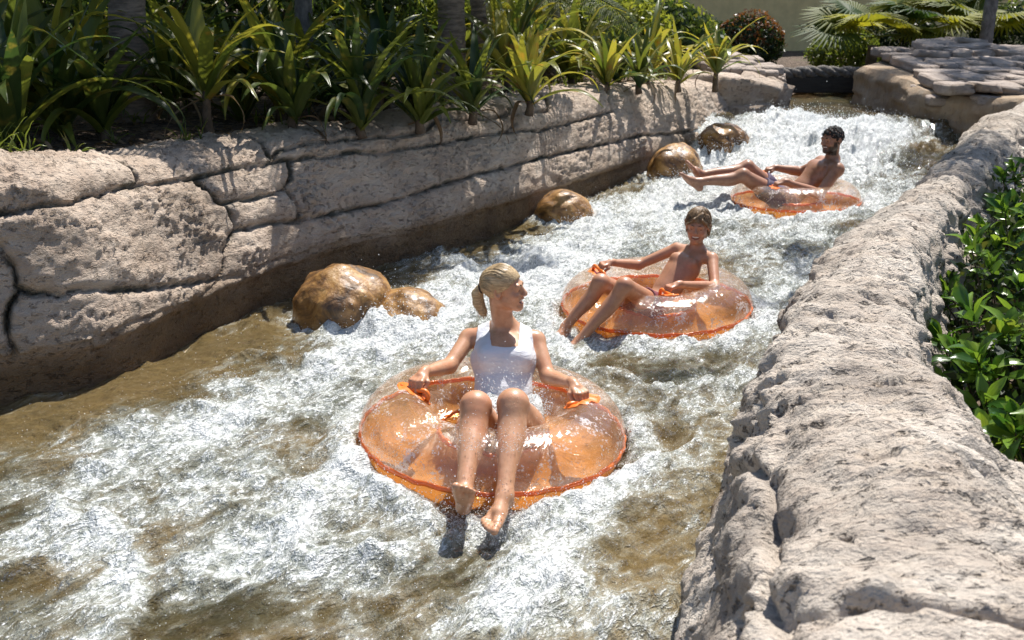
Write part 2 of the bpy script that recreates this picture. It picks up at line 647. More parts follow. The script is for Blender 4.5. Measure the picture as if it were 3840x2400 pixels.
LW, LU, LV = left_wall_surface()
top_line = LW[::9, -14, :]
K = 46
gbk = np.empty((len(top_line), K, 3))
dd = np.gradient(top_line[:, :2], axis=0)
dd /= np.linalg.norm(dd, axis=1, keepdims=True)
back = np.stack([-dd[:, 1], dd[:, 0]], 1)
mean_back = np.array([-0.80, 0.60])
for k in range(K):
    s_ = 9.0 * (k / (K - 1)) ** 1.6
    b = back * max(0, 1 - s_ / 0.8) + mean_back * min(1, s_ / 0.8)
    gbk[:, k, :2] = top_line[:, :2] + b * (s_ - 0.02)
    gbk[:, k, 2] = top_line[:, 2] - 0.035 + 0.03 * min(1.0, s_)
q = gbk.reshape(-1, 3)
gbk[..., 2] += (0.05 * fbm(q * 1.6, 4, 22)).reshape(gbk.shape[:2]) * np.minimum(1, np.linspace(0, 6, K))[None]
sheet('planted_bank', gbk, MSOIL)

# bank behind the wall beside the camera, and the ground behind the bridge
RW, RU, RV = right_wall_surface()
edge = RW[::10, -6, :]
K = 30
grb = np.empty((len(edge), K, 3))
for k in range(K):
    s_ = 14.0 * (k / (K - 1)) ** 1.7
    grb[:, k, 0] = edge[:, 0] + s_ * 0.97
    grb[:, k, 1] = edge[:, 1] - s_ * 0.25
    grb[:, k, 2] = 0.30 + 0 * s_
sheet('shrub_bank', grb[:, ::-1], MSOIL)
gf = flat_grid(-9, 34, 16.3, 60, 60, 50, 0.5)
gf[..., 2] += (0.06 * fbm(gf.reshape(-1, 3) * 0.7, 3, 5)).reshape(gf.shape[:2])
gf[..., 2] -= 0.6 * smooth(1.4, 0.9, np.abs(gf[..., 0] - 5.1)) * smooth(22, 21, gf[..., 1])
sheet('garden_ground', gf, MSOIL)

# ---- the water
FLOW = np.array([0.55, 0.835])
ACROSS = np.array([0.835, -0.55])
WATER_FOAM = [  # x, y, radius along, radius across, weight
    (-0.75, 5.55, 0.55, 0.35, 0.55), (-1.35, 4.5, 0.8, 0.22, 0.42), (-0.95, 4.35, 0.8, 0.3, 0.30), (-0.45, 6.3, 0.9, 0.5, 0.42), (0.1, 7.2, 1.0, 0.5, 0.5),
    (0.55, 7.3, 0.9, 0.5, 0.42), (1.4, 9.3, 1.2, 0.6, 0.55), (2.0, 8.3, 0.7, 0.4, 0.2), (3.3, 12.2, 1.8, 1.3, 0.75), (2.6, 10.8, 1.0, 0.7, 0.55),
    (4.1, 13.4, 1.4, 1.0, 0.85), (3.4, 9.4, 1.2, 0.5, 0.35), (0.05, 2.95, 0.30, 0.17, 0.55), (0.16, 3.35, 0.35, 0.16, 0.4), (0.95, 4.7, 0.6, 0.25, 0.25),
    (-0.9, 3.1, 0.5, 0.4, 0.16), (-1.5, 3.15, 0.5, 0.5, 0.26), (-0.45, 3.3, 0.5, 0.3, 0.2), (-1.75, 4.15, 0.45, 0.25, 0.22), (1.75, 6.3, 0.8, 0.3, 0.36),
    (0.3, 5.4, 0.4, 0.3, 0.3), (-0.55, 3.75, 0.7, 0.2, 0.24), (2.1, 7.3, 0.5, 0.4, 0.25), (-1.9, 3.6, 0.4, 0.2, -0.1),
    (-2.0, 4.75, 0.6, 0.13, -0.42), (-1.72, 5.35, 0.6, 0.12, -0.42), (-1.1, 6.7, 0.7, 0.18, -0.25), (0.62, 3.2, 0.7, 0.26, -0.12), (-0.93, 2.85, 0.2, 0.16, -0.35),
    (0.45, 4.75, 0.4, 0.3, -0.05), (4.7, 11.7, 0.7, 0.35, -0.55), (0.85, 3.9, 0.5, 0.3, -0.05), (-0.2, 8.1, 0.8, 0.2, -0.2), (5.0, 16.6, 1.1, 1.4, -0.95), (-0.75, 5.75, 0.25, 0.3, 0.3), (0.75, 8.45, 0.3, 0.25, 0.4), (2.0, 10.5, 0.3, 0.3, 0.4), (2.5, 11.9, 0.5, 0.4, 0.4), (-0.25, 3.35, 0.3, 0.12, -0.12)]
BOULDER_SPOTS = [(-1.06, 6.02, 0.30), (-0.68, 5.98, 0.24), (0.47, 8.78, 0.25), (1.78, 10.85, 0.28), (2.60, 12.35, 0.28)]
TUBES = [(-0.087, 4.171), (0.924, 6.112), (2.706, 9.417)]


def water_level(x, y):
    return 0.33 * smooth(11.6, 13.6, y)


def water_fields(xy):
    """height and foam at points (N,2)"""
    a = xy @ FLOW
    b = xy @ ACROSS
    p = np.stack([a * 0.62, b, 0 * a], -1)
    wob = fbm(np.stack([a * 0.5, b * 0.9, 0 * a], -1), 3, 46)
    ph = -a * 0.62 + 0.55 * np.abs(b + 2.4) + 1.3 * wob
    saw = ph - np.floor(ph)                                  # 0 where a standing wave breaks, fading downstream
    brk = np.exp(-saw * 3.2) * smooth(0.0, 0.10, saw) * 1.15 * smooth(-0.45, 0.35, fbm(np.stack([a * 0.9, b * 1.3, 0 * a + 4], -1), 2, 47))
    foam = 0.21 + 0.26 * fbm(np.stack([a * 0.8, b * 1.5, 0 * a], -1), 4, 40) + 0.26 * fbm(np.stack([a * 2.4, b * 4.2, 0 * a], -1), 4, 44) + 0.42 * brk
    for (x, y, ra, rb, w) in WATER_FOAM:
        da = ((xy - np.array([x, y])) @ FLOW) / ra
        db = ((xy - np.array([x, y])) @ ACROSS) / rb
        foam = foam + w * np.exp(-(da * da + db * db))
    for (x, y) in TUBES:
        r = np.hypot(xy[:, 0] - x, xy[:, 1] - y)
        foam = foam + 0.34 * np.exp(-((r - 0.68) / 0.10) ** 2) + 0.42 * smooth(0.5, 0.2, r)
    for (x, y, r0) in BOULDER_SPOTS:
        r = np.hypot(xy[:, 0] - x, xy[:, 1] - y)
        foam = foam + 0.45 * np.exp(-((r - r0) / 0.13) ** 2)
    foam = foam - 1.3 * smooth(13.0, 13.9, xy[:, 1] + 0.3 * wob)
    foam = np.clip(foam, -0.2, 1.0)
    far = smooth(7.0, 12.5, xy[:, 1])
    rough = 0.5 + 1.1 * np.clip(foam, 0, 1) + 1.0 * far
    big = fbm(p * 1.4, 3, 50)
    mid = fbm(p * 4.6 + 0.6 * big[:, None], 3, 53, ridged=True)
    sm = fbm(p * 15.0, 3, 57, ridged=True)
    tiny = fbm(p * 34.0, 2, 59)
    calm = 1 - smooth(13.0, 14.0, xy[:, 1])
    z = 0.07 * big * (1 + 0.8 * far) * (0.5 + 0.5 * calm) + (0.050 * mid + 0.017 * sm + 0.007 * tiny) * rough * (0.25 + 0.75 * calm)
    z = z + 0.05 * brk * (1 + 0.8 * far) + 0.02 * np.clip(foam, 0, 1)
    for (x, y) in TUBES:
        r = np.hypot(xy[:, 0] - x, xy[:, 1] - y)
        z = z * (1 - 0.55 * np.exp(-(r / 0.6) ** 2)) + 0.035 * np.exp(-((r - 0.68) / 0.08) ** 2)
    for (x, y, r0) in BOULDER_SPOTS:
        r = np.hypot(xy[:, 0] - x, xy[:, 1] - y)
        z = z + 0.018 * np.exp(-((r - r0) / 0.10) ** 2) * (1 + 0.6 * mid) - 0.05 * np.exp(-((r - r0 * 0.9) / 0.22) ** 2) * np.clip(big, 0, 1)
    z = z + water_level(xy[:, 0], xy[:, 1])
    for (x, y) in TUBES:                                   # the floating tubes press the water down
        r = np.hypot(xy[:, 0] - x, xy[:, 1] - y)
        under = 0.05 - np.sqrt(np.clip(0.192 ** 2 - (r - 0.425) ** 2, 0, None)) * 0.93 - 0.01
        z = np.where(np.abs(r - 0.425) < 0.192, np.minimum(z, under), z)
    lap = np.hypot(xy[:, 0] + 0.03, xy[:, 1] - 4.21)                     # water slopping in the middle of the first tube
    z = np.where(lap < 0.242, z + (0.13 + 0.10 * fbm(p * 9.0, 3, 66) + 0.05 * sm) * smooth(0.242, 0.16, lap), z)
    foam = np.where(lap < 0.242, 0.85, foam)
    foot = np.hypot((xy[:, 0] + 0.11) / 0.20, (xy[:, 1] - 3.42) / 0.16)
    z = z - 0.055 * np.exp(-foot ** 2)
    return z, foam


av = [1.2]
while av[-1] < 20.5:
    av.append(av[-1] + 0.0125 + 0.0014 * max(0.0, av[-1] - 3.0))
av = np.array(av)
bv = np.linspace(-5.4, 0.55, 420)
A_, B_ = np.meshgrid(av, bv, indexing='ij')
XY = A_[..., None] * FLOW + B_[..., None] * ACROSS
lb = np.array(LEFT_BASE)
l_b = np.interp(A_.ravel(), lb @ FLOW, lb @ ACROSS) - 0.25
l_b = np.where(A_.ravel() > 15.6, -6.0, l_b)
rs = np.array(RIGHT_ST)[:, :2]
r_b = np.interp(A_.ravel(), rs @ FLOW, rs @ ACROSS) + 0.2
r_b = np.where(A_.ravel() > 13.0, np.maximum(r_b, -1.0), r_b)
keep_v = (B_.ravel() > l_b) & (B_.ravel() < r_b)
xyf = XY.reshape(-1, 2)
keep_v &= (xyf[:, 1] > 1.0) & (xyf[:, 1] < 21.5)
fq = grid_quads(*A_.shape)
fq = fq[keep_v[fq].all(1)]
used = np.unique(fq)
remap = np.full(len(xyf), -1)
remap[used] = np.arange(len(used))
wxy = xyf[used]
wz, wfoam = water_fields(wxy)
flow3 = np.stack([wxy @ FLOW, wxy @ ACROSS, wz], -1)
river = link('river_water', make_mesh('river_water', np.c_[wxy, wz], remap[fq][:, ::-1], MWATER, attrs={'foam': wfoam, 'flow': flow3}))
tag(river, kind='structure')
# ------------------------------------------------------------------ carved rock walls
CRACKS_L = [
    [(3.5, 1.44), (3.7, 1.46), (4.09, 1.47), (4.4, 1.49), (4.61, 1.51), (5.04, 1.47), (5.32, 1.47), (5.81, 1.47), (5.97, 1.46), (6.38, 1.44), (7.13, 1.44), (7.42, 1.42), (7.99, 1.42), (8.46, 1.41), (8.61, 1.46), (8.62, 1.6), (8.7, 2.3)],
    [(5.81, 1.47), (5.89, 1.54), (6.08, 1.56), (6.65, 1.57), (6.98, 1.57), (7.38, 1.56), (7.42, 1.42)],
    [(7.38, 1.56), (7.6, 1.66), (7.92, 1.62), (8.37, 1.57), (8.62, 1.57), (9.29, 1.54), (9.49, 1.72), (9.6, 2.3)],
    [(8.46, 1.41), (8.94, 1.35), (9.8, 1.35), (10.62, 1.37), (10.64, 1.51), (10.9, 1.75), (11.0, 2.3)],
    [(5.83, 1.02), (6.13, 1.01), (6.62, 1.01), (7.3, 1.06), (8.08, 1.08), (8.77, 1.08), (10.05, 1.04), (10.75, 1.02), (11.0, 1.02), (12.83, 0.88), (14.53, 0.71)],
    [(5.05, 1.46), (5.13, 1.39), (5.18, 1.3), (5.22, 1.27), (5.25, 1.18), (5.23, 1.09), (5.15, 1.02), (5.05, 0.94), (4.98, 0.84), (4.94, 0.78)],
    [(5.22, 1.27), (5.49, 1.25), (5.83, 1.25)],
    [(5.97, 1.46), (5.91, 1.34), (5.83, 1.25), (5.85, 1.13), (5.83, 1.02)],
    [(5.23, 1.09), (5.59, 1.04), (5.83, 1.02)],
    [(4.96, 0.82), (4.89, 0.83), (4.53, 0.89), (4.2, 0.95), (3.82, 1.02), (3.7, 1.01), (3.6, 1.04), (3.53, 1.09), (3.5, 1.21), (3.47, 1.28), (3.36, 1.34), (3.22, 1.37), (2.6, 1.36), (1.6, 1.30), (0.8, 1.36), (0.0, 1.34)],
    [(3.55, 1.07), (3.48, 1.01), (3.45, 0.94), (3.43, 0.85), (3.43, 0.74)],
    [(4.70, 2.3), (4.68, 1.84), (4.65, 1.67), (4.65, 1.56), (4.61, 1.51)],
    [(5.81, 1.47), (5.86, 1.7), (5.8, 2.3)],
    [(3.22, 1.37), (3.5, 1.44)], [(1.6, 1.30), (1.7, 1.0), (1.66, 0.74)], [(2.2, 1.34), (2.1, 1.7), (2.15, 2.3)],
    [(7.3, 1.06), (7.36, 1.24), (7.42, 1.42)], [(8.94, 1.08), (8.98, 1.2), (8.94, 1.35)], [(11.0, 1.02), (11.05, 1.3), (10.64, 1.51)],
    [(14.2, 0.74), (14.3, 1.1), (14.2, 1.5), (14.3, 2.3)], [(12.4, 0.91), (12.5, 1.3), (12.45, 1.6), (12.6, 2.3)],
    [(6.95, 1.44), (7.0, 1.57), (6.95, 1.8), (7.05, 2.3)]]
SOFT = [15, 16, 17, 18, 20, 21]       # joints one sees only as shallow lines
LEDGE = [[(0, 0.745), (1.66, 0.75), (2.68, 0.745), (3.43, 0.75), (3.85, 0.77), (4.3, 0.78), (4.7, 0.74), (4.96, 0.80), (5.6, 0.79), (6.4, 0.77), (7.5, 0.74), (9.0, 0.70), (12.0, 0.68), (16.5, 0.66)]]


def carve(G, U, V, cracks, soft, ledge, depth, seed, min_cells, offs, rough, chisel, barrier=0.011, pit=0.0, wide=1.0):
    nu, nv = G.shape[:2]
    N = grid_normals(G)
    if seed == 81:
        N = -N
    uv = np.stack(np.broadcast_arrays(U[:, None], V[None]), -1).reshape(-1, 2).astype(np.float32)
    q = G.reshape(-1, 3)
    w = np.stack([fbm(q * 7.0, 3, seed + 1), fbm(q * 7.0, 3, seed + 2)], 1)
    uvw = uv + w * np.array([0.035, 0.022])
    hard = [c_ for i, c_ in enumerate(cracks) if i not in soft]
    dh = seg_dist(uvw, hard).reshape(nu, nv)
    ds = seg_dist(uvw, [cracks[i] for i in soft] or [[(-9, -9), (-9.1, -9)]]).reshape(nu, nv)
    dl = seg_dist(uvw, ledge or [[(-9, -9), (-9.1, -9)]]).reshape(nu, nv)
    step = np.maximum(np.gradient(U)[:, None], 0.0135) * 0.75
    d_all = np.minimum(np.minimum(dh, ds), dl)
    lab = flood_labels(d_all > np.maximum(step, barrier))
    ids, cnt = np.unique(lab, return_counts=True)
    small = ids[(cnt < min_cells)]
    lab[np.isin(lab, small)] = 0
    lab = grow_labels(lab)
    ids = np.unique(lab)
    rnd = np.random.RandomState(seed)
    off = np.zeros((nu, nv))
    for i in ids:
        off[lab == i] = rnd.uniform(-offs, offs)
    width = np.maximum(0.009, step * 0.8) * wide
    h = off * (1 - np.exp(-(d_all / 0.045) ** 2))
    wv = (0.75 + 0.5 * fbm(q * 2.5, 3, seed + 9)).reshape(nu, nv)
    h -= depth * wv * np.exp(-(dh / width) ** 2)
    h -= 0.013 * np.exp(-(dh / 0.035) ** 2)
    h -= 0.016 * np.exp(-(ds / (width * 1.1)) ** 2) + 0.006 * np.exp(-(ds / 0.04) ** 2)
    h -= 0.022 * np.exp(-(dl / (width * 1.4)) ** 2)
    qs = q * np.array(chisel)
    r1 = fbm(q * 2.2, 3, seed + 3)
    r2 = fbm(qs * 9.0 + 0.8 * r1[:, None], 4, seed + 4)
    r3 = fbm(qs * 26.0, 3, seed + 6, ridged=True)
    r4 = fbm(qs * 52.0, 2, seed + 7)
    patch = np.clip(0.35 + 1.7 * fbm(q * 3.1, 3, seed + 8), 0.08, 1.3)
    zz = q[:, 2]
    dry = np.clip((zz - 0.12) / 0.25, 0.15, 1)
    h += (rough[0] * r1 + (rough[1] * r2 + (rough[2] * r3 + rough[3] * r4) * patch) * dry).reshape(nu, nv)
    if pit:
        n1 = fbm(qs * 12.0 + 0.5 * r1[:, None], 4, seed + 11)
        n2 = fbm(q * 1.7, 3, seed + 12)
        dig = smooth(0.16, 0.42, n1 + 0.35 * n2) * pit
        slab = fbm(q * np.array([2.4, 2.4, 4.5]) + 3.0, 3, seed + 13)
        ledge_ = np.floor(slab * 5.0) / 5.0 * 0.55 + slab * 0.45
        vv = uv[:, 1]
        edge = np.exp(-((vv - 1.27) / 0.10) ** 2) + 0.8 * np.exp(-((vv - 2.05) / 0.12) ** 2)
        notch = smooth(0.02, 0.30, fbm(q * 5.5, 3, seed + 15)) * edge * 0.055
        h += (-dig - notch + 0.06 * ledge_).reshape(nu, nv)
    crack = np.exp(-(np.minimum(dh, ds + 0.012) / 0.03) ** 2)
    return G + N * h[..., None], lab, crack


def split_wall(root, G, lab, crack, mat, name, base_label=None, base_name=None, base_test=None):
    nu, nv = lab.shape
    fq = grid_quads(nu, nv)
    fl = lab.ravel()[fq[:, 0]]
    V = G.reshape(-1, 3)
    cr = crack.ravel()
    out = []
    for i in np.unique(fl):
        f = fq[fl == i]
        used = np.unique(f)
        rm = np.zeros(len(V), int)
        rm[used] = np.arange(len(used))
        nm = name
        if base_test is not None and base_test(V[used]):
            nm = base_name
        out.append(link(nm, make_mesh(nm, V[used], rm[f], mat, attrs={'crack': cr[used]}), root))
    return out


GL, labL, crL = carve(LW, LU, LV, CRACKS_L, SOFT, LEDGE, 0.075, 61, 260, 0.016, (0.022, 0.022, 0.032, 0.018), (1.0, 0.9, 1.9))
wall_left = empty('rock_wall', (-1.5, 6.45, 0))
wall_left.matrix_world = Matrix.Identity(4)
tag(wall_left, 'long carved stone retaining wall of cracked beige blocks below the strap-leaved plants', 'wall')
split_wall(wall_left, GL, labL, crL, MROCK_L, 'stone_block', base_name='wall_foot', base_test=lambda v: v[:, 2].max() < 0.6 and v[:, 2].min() < -0.2)

CRACKS_R = [
    [(0.0, 1.27), (1.2, 1.27), (1.7, 1.29), (2.02, 1.28), (2.2, 1.25), (2.3, 1.30), (2.45, 1.27), (2.68, 1.31), (2.9, 1.24), (3.05, 1.16), (3.25, 0.95), (3.4, 0.5), (3.45, 0.0)],
    [(2.05, 1.28), (2.00, 1.34), (2.03, 1.45), (2.0, 1.52), (1.97, 1.6), (1.98, 1.7), (1.9, 1.85), (1.85, 2.0), (1.8, 2.69)],
    [(5.05, 0.9), (5.12, 1.2), (5.2, 1.5), (5.1, 1.8), (5.25, 2.1), (5.2, 2.69)], [(5.05, 0.9), (4.9, 0.5), (4.95, 0.0)],
    [(7.4, 0.0), (7.3, 0.8), (7.5, 1.3), (7.35, 1.9), (7.5, 2.69)]]
GR, labR, crR = carve(RW, RU, RV, CRACKS_R, [2, 3, 4], [], 0.06, 81, 500, 0.02, (0.040, 0.034, 0.016, 0.007), (0.75, 1.55, 1.2), pit=0.030, wide=2.0)
wall_right = empty('rock_wall', (0, 0, 0))
tag(wall_right, 'rounded pale weathered stone wall beside the channel, in front of the leafy green shrubs', 'wall')
split_wall(wall_right, GR[:, ::-1], labR[:, ::-1], crR[:, ::-1], MROCK_R, 'stone_block')
# ------------------------------------------------------------------ boulders in the water
def boulder(center, radii, rz, seed, label, tilt=0.0):
    V, T = ico(5)
    n = 1 + 0.17 * fbm(V * 1.3 + seed * 3.1, 3, seed) + 0.04 * fbm(V * 3.6 + seed, 4, seed + 1) + 0.015 * fbm(V * 14.0, 3, seed + 2)
    P = V * n[:, None]
    P[:, 2] = np.where(P[:, 2] > 0, np.abs(P[:, 2]) ** 0.8, P[:, 2])
    P = P * np.array(radii)
    if tilt:
        c_, s_ = math.cos(tilt), math.sin(tilt)
        P = P @ np.array([[c_, 0, -s_], [0, 1, 0], [s_, 0, c_]])
    o = link('river_boulder', make_mesh('river_boulder', P, T, MBOULDER))
    o.location = center
    o.rotation_euler = (0, 0, rz)
    tag(o, label, 'boulder', 'golden boulders along the foot of the carved wall')
    return o


boulder((-1.06, 6.02, 0.0), (0.33, 0.31, 0.36), 0.35, 3, 'largest golden brown wet boulder at the wall foot, behind the woman')
boulder((-0.66, 5.98, -0.04), (0.27, 0.24, 0.26), 0.2, 9, 'low wet tan boulder washed by foam, against the largest boulder')
boulder((0.47, 8.78, 0.04), (0.27, 0.26, 0.27), 0.5, 5, 'round golden boulder at the wall foot, directly behind the smiling boy')
boulder((1.78, 10.85, 0.06), (0.33, 0.28, 0.36), 0.7, 12, 'dark wet boulder behind the bare feet of the man')
boulder((2.60, 12.35, 0.10), (0.34, 0.30, 0.34), 0.2, 15, 'sandy boulder half covered in foam, farthest up the channel')


# ------------------------------------------------------------------ layered rock caps, piers and the bridge
def slab_mesh(seed, nx=9, ny=7):
    """an uneven flagstone, unit size, rounded edge"""
    bm = bmesh.new()
    bmesh.ops.create_cube(bm, size=1.0)
    bmesh.ops.subdivide_edges(bm, edges=bm.edges[:], cuts=3, use_grid_fill=True)
    V = np.array([v.co[:] for v in bm.verts])
    Fq = np.array([[v.index for v in f.verts] for f in bm.faces])
    bm.free()
    s_ = np.abs(V) * 2
    rr = (s_ ** 11).sum(1) ** (1 / 11.0)
    V = V / np.maximum(rr, 1e-6)[:, None] * np.maximum(s_.max(1), 1e-6)[:, None]
    q = V * np.array([2.4, 2.4, 1.5]) + seed * 7.7
    V = V * (1 + 0.16 * fbm(q, 3, seed)[:, None])
    V[:, :2] += 0.13 * np.stack([fbm(q * 0.7 + 3, 2, seed + 5), fbm(q * 0.7 + 9, 2, seed + 6)], 1)
    return make_mesh('flagstone', V, Fq, MROCK_F)


SLABS = [slab_mesh(100 + i) for i in range(9)]


def pier(name, outline, z0, ztop, label, seed, mat):
    """a stone pier: closed outline (x, y), top height per outline point, lumpy face"""
    O, _ = catmull(np.c_[np.array(outline + [outline[0]], float), np.array(ztop + [ztop[0]], float)], 160)
    nz = 34
    t = np.linspace(0, 1, nz)
    G = np.empty((len(O), nz, 3))
    cx, cy = O[:, 0].mean(), O[:, 1].mean()
    for k, tk in enumerate(t):
        flare = 1.0 + 0.05 * (1 - tk) - 0.05 * max(0, (tk - 0.9) / 0.1) ** 2
        G[:, k, 0] = cx + (O[:, 0] - cx) * flare
        G[:, k, 1] = cy + (O[:, 1] - cy) * flare
        G[:, k, 2] = z0 + (O[:, 2] - z0) * tk
    q = G.reshape(-1, 3)
    n = (0.07 * fbm(q * 1.6, 4, seed) + 0.035 * fbm(q * np.array([6, 6, 5.0]), 4, seed + 3, ridged=True)).reshape(G.shape[:2])
    G[..., 0] += (G[..., 0] - cx) * n
    G[..., 1] += (G[..., 1] - cy) * n
    V = list(G.reshape(-1, 3))
    Fq = list(grid_quads(len(O), nz))
    # roof: rings towards the middle
    ring = G[:, -1]
    R = 10
    H = np.empty((len(O), R, 3))
    for k in range(R):
        a = k / (R - 1)
        H[:, k] = ring * (1 - a) + np.array([cx, cy, O[:, 2].mean() + 0.05]) * a
    V, Fq = pieces([(G.reshape(-1, 3), grid_quads(len(O), nz)), (H.reshape(-1, 3), grid_quads(len(O), R))])
    root = empty(name, (0, 0, 0))
    tag(root, label, 'rock')
    body = link('rock_face', make_mesh('rock_face', V, Fq, mat, attrs={'crack': np.zeros(len(V))}), root)
    return root


def lay_stones(root, rows, seed, scale=(1, 1, 1)):
    """rows: list of (p0, p1, count, depth, height) lines of flagstones"""
    rnd = random.Random(seed)
    for (p0, p1, cnt, dep, hgt) in rows:
        p0, p1 = Vector(p0), Vector(p1)
        cuts = sorted([0, 1] + [(i + rnd.uniform(-0.3, 0.3)) / cnt for i in range(1, cnt)])
        ang = math.atan2((p1 - p0).y, (p1 - p0).x)
        for a, b in zip(cuts[:-1], cuts[1:]):
            c_ = p0.lerp(p1, (a + b) / 2)
            o = link('flagstone', SLABS[rnd.randrange(len(SLABS))], root)
            o.location = c_ + Vector((0, rnd.uniform(-0.04, 0.04), rnd.uniform(-0.02, 0.02)))
            o.scale = ((p1 - p0).length * (b - a) * rnd.uniform(1.0, 1.12), dep * rnd.uniform(0.85, 1.25), hgt * rnd.uniform(0.8, 1.3))
            o.rotation_euler = (rnd.uniform(-0.06, 0.06) + 0.03, rnd.uniform(-0.09, 0.09), ang + rnd.uniform(-0.07, 0.07))


p_right = pier('rock_pier', [(5.40, 15.9), (5.45, 14.6), (5.65, 13.25), (6.5, 12.6), (8.4, 12.5), (9.2, 14.0), (8.8, 16.5), (6.6, 17.2)],
               -0.5, [0.88, 0.82, 0.70, 0.72, 0.82, 0.92, 0.96, 0.94], 'large rock pier with a layered flagstone cap, at the bridge beneath the fan palms', 301, MROCK_C)
rows = []
for i in range(7):
    f = i / 6
    x0 = 5.42 + 0.02 * i + 0.30 * max(0, 0.45 - f)
    y = 13.22 + 3.4 * f
    rows.append(((x0 + 0.34 * min(1, max(0, f - 0.1) * 3), y, 0.79 + 0.25 * f), (9.0 - 0.2 * (i % 2), y - 0.1, 0.86 + 0.24 * f), 11 - (i % 3), 0.60, 0.14))
lay_stones(p_right, rows, 5)
rows = [((5.9, 12.95, 0.64), (8.3, 12.6, 0.70), 6, 0.3, 0.13), ((5.62, 13.25, 0.62), (5.66, 14.2, 0.68), 3, 0.22, 0.12),
        ((6.15, 15.6, 1.05), (7.7, 15.7, 1.08), 4, 0.5, 0.13), ((6.3, 16.0, 1.13), (7.6, 16.1, 1.15), 3, 0.6, 0.12), ((6.5, 16.4, 1.2), (7.4, 16.4, 1.2), 2, 0.6, 0.11), ((7.9, 15.6, 0.98), (9.3, 15.6, 0.98), 4, 0.5, 0.13)]
lay_stones(p_right, rows, 6)

p_left = pier('rock_pier', [(3.98, 15.25), (4.08, 15.9), (4.05, 17.3), (3.2, 17.6), (2.3, 16.6), (2.4, 15.0), (3.05, 14.45), (3.62, 14.6)],
              -0.5, [0.70, 0.76, 0.82, 0.84, 0.84, 0.84, 0.84, 0.76], 'blocky rock end of the carved wall beside the bridge, thin stones on top', 311, MROCK_L)
rows = [((2.95, 15.1, 0.88), (3.92, 15.25, 0.80), 4, 0.3, 0.13), ((2.9, 15.4, 0.92), (4.05, 15.65, 0.82), 4, 0.32, 0.12), ((2.8, 15.8, 0.96), (4.08, 16.05, 0.86), 5, 0.32, 0.12),
        ((2.7, 16.3, 1.0), (4.0, 16.55, 0.9), 4, 0.36, 0.12), ((2.5, 16.8, 1.02), (3.8, 17.1, 0.95), 4, 0.4, 0.12), ((3.92, 15.2, 0.68), (4.12, 15.9, 0.68), 3, 0.22, 0.12),
        ((3.95, 15.2, 0.55), (4.14, 15.95, 0.55), 3, 0.2, 0.12)]
lay_stones(p_left, rows, 7)


CHUNKS = []
for i in range(4):
    me = SLABS[i].copy()
    me.materials.clear()
    me.materials.append(MROCK_L)
    CHUNKS.append(me)
for i, (lc, sc, rt) in enumerate([((3.55, 14.78, 0.52), (0.62, 0.5, 0.55), (0.15, 0.32, -0.3)), ((3.86, 15.2, 0.52), (0.42, 0.6, 0.42), (-0.1, 0.35, 0.2)), ((3.10, 14.55, 0.62), (0.6, 0.45, 0.46), (0.1, 0.12, 0.3)),
                                  ((3.84, 15.0, 0.12), (0.45, 0.7, 0.5), (0.0, 0.1, 0.1)), ((3.35, 14.5, 0.18), (0.7, 0.5, 0.55), (0.0, 0.0, 0.4))]):
    o = link('stone_block', CHUNKS[i % 4], p_left)
    o.location, o.scale, o.rotation_euler = lc, sc, rt


def mat_plain(name, col, rough=0.6, bump=None, var=0.25, coat=0.0, scale=12.0, stretch=(1, 1, 1)):
    m = Mat(name)
    p = m.vmath('MULTIPLY', m.objco(), stretch)
    n = m.noise(p, scale, 5, 0.6)
    c_ = m.mix(m.mapr(n, 0.3, 0.7), tuple(x * (1 - var) for x in col), tuple(min(1, x * (1 + var)) for x in col))
    kw = dict(Base_Color=c_, Roughness=rough, Coat_Weight=coat)
    if bump:
        kw['Normal'] = m.bump(n, bump, 0.02)
    return m.done(m.principled(**kw))


MBEAM = mat_plain('dark_timber', (0.022, 0.019, 0.016), 0.7, 0.4, 0.4, stretch=(0.3, 3, 3))
MLOG = mat_plain('weathered_log', (0.13, 0.115, 0.10), 0.85, 0.9, 0.5, scale=20, stretch=(1, 1, 1))
bridge = empty('footbridge', (4.75, 16.9, 0.6))
tag(bridge, 'dark low beam topped by a gnarled grey log, spanning the channel', 'bridge')
bm = bmesh.new()
bmesh.ops.create_cube(bm, size=1.0)
bmesh.ops.scale(bm, vec=(2.3, 0.5, 0.27), verts=bm.verts[:])
bmesh.ops.bevel(bm, geom=bm.edges[:], offset=0.02, segments=2, affect='EDGES')
me = bpy.data.meshes.new('beam')
bm.to_mesh(me)
bm.free()
me.materials.append(MBEAM)
o = link('beam', me, bridge)
o.location = (0, 0, -0.07)
th = np.linspace(-1.15, 1.15, 60)
for j in range(3):
    ph = j * 2.1
    V, Fq = tube_mesh(np.stack([th, -0.16 + 0.05 * np.cos(th * 11 + ph), 0.11 + 0.045 * np.sin(th * 11 + ph) + 0.01 * np.sin(th * 3.1)], 1), 0.062 + 0.012 * np.sin(th * 17 + j), 10)
    V = V * (1 + 0.02 * fbm(V * 14, 3, 77 + j)[:, None])
    link('twisted_log', make_mesh('twisted_log', V, Fq, MLOG), bridge)
# ------------------------------------------------------------------ bodies: smooth implicit surfaces turned into one mesh
def unit(v):
    v = np.asarray(v, float)
    return v / np.linalg.norm(v)


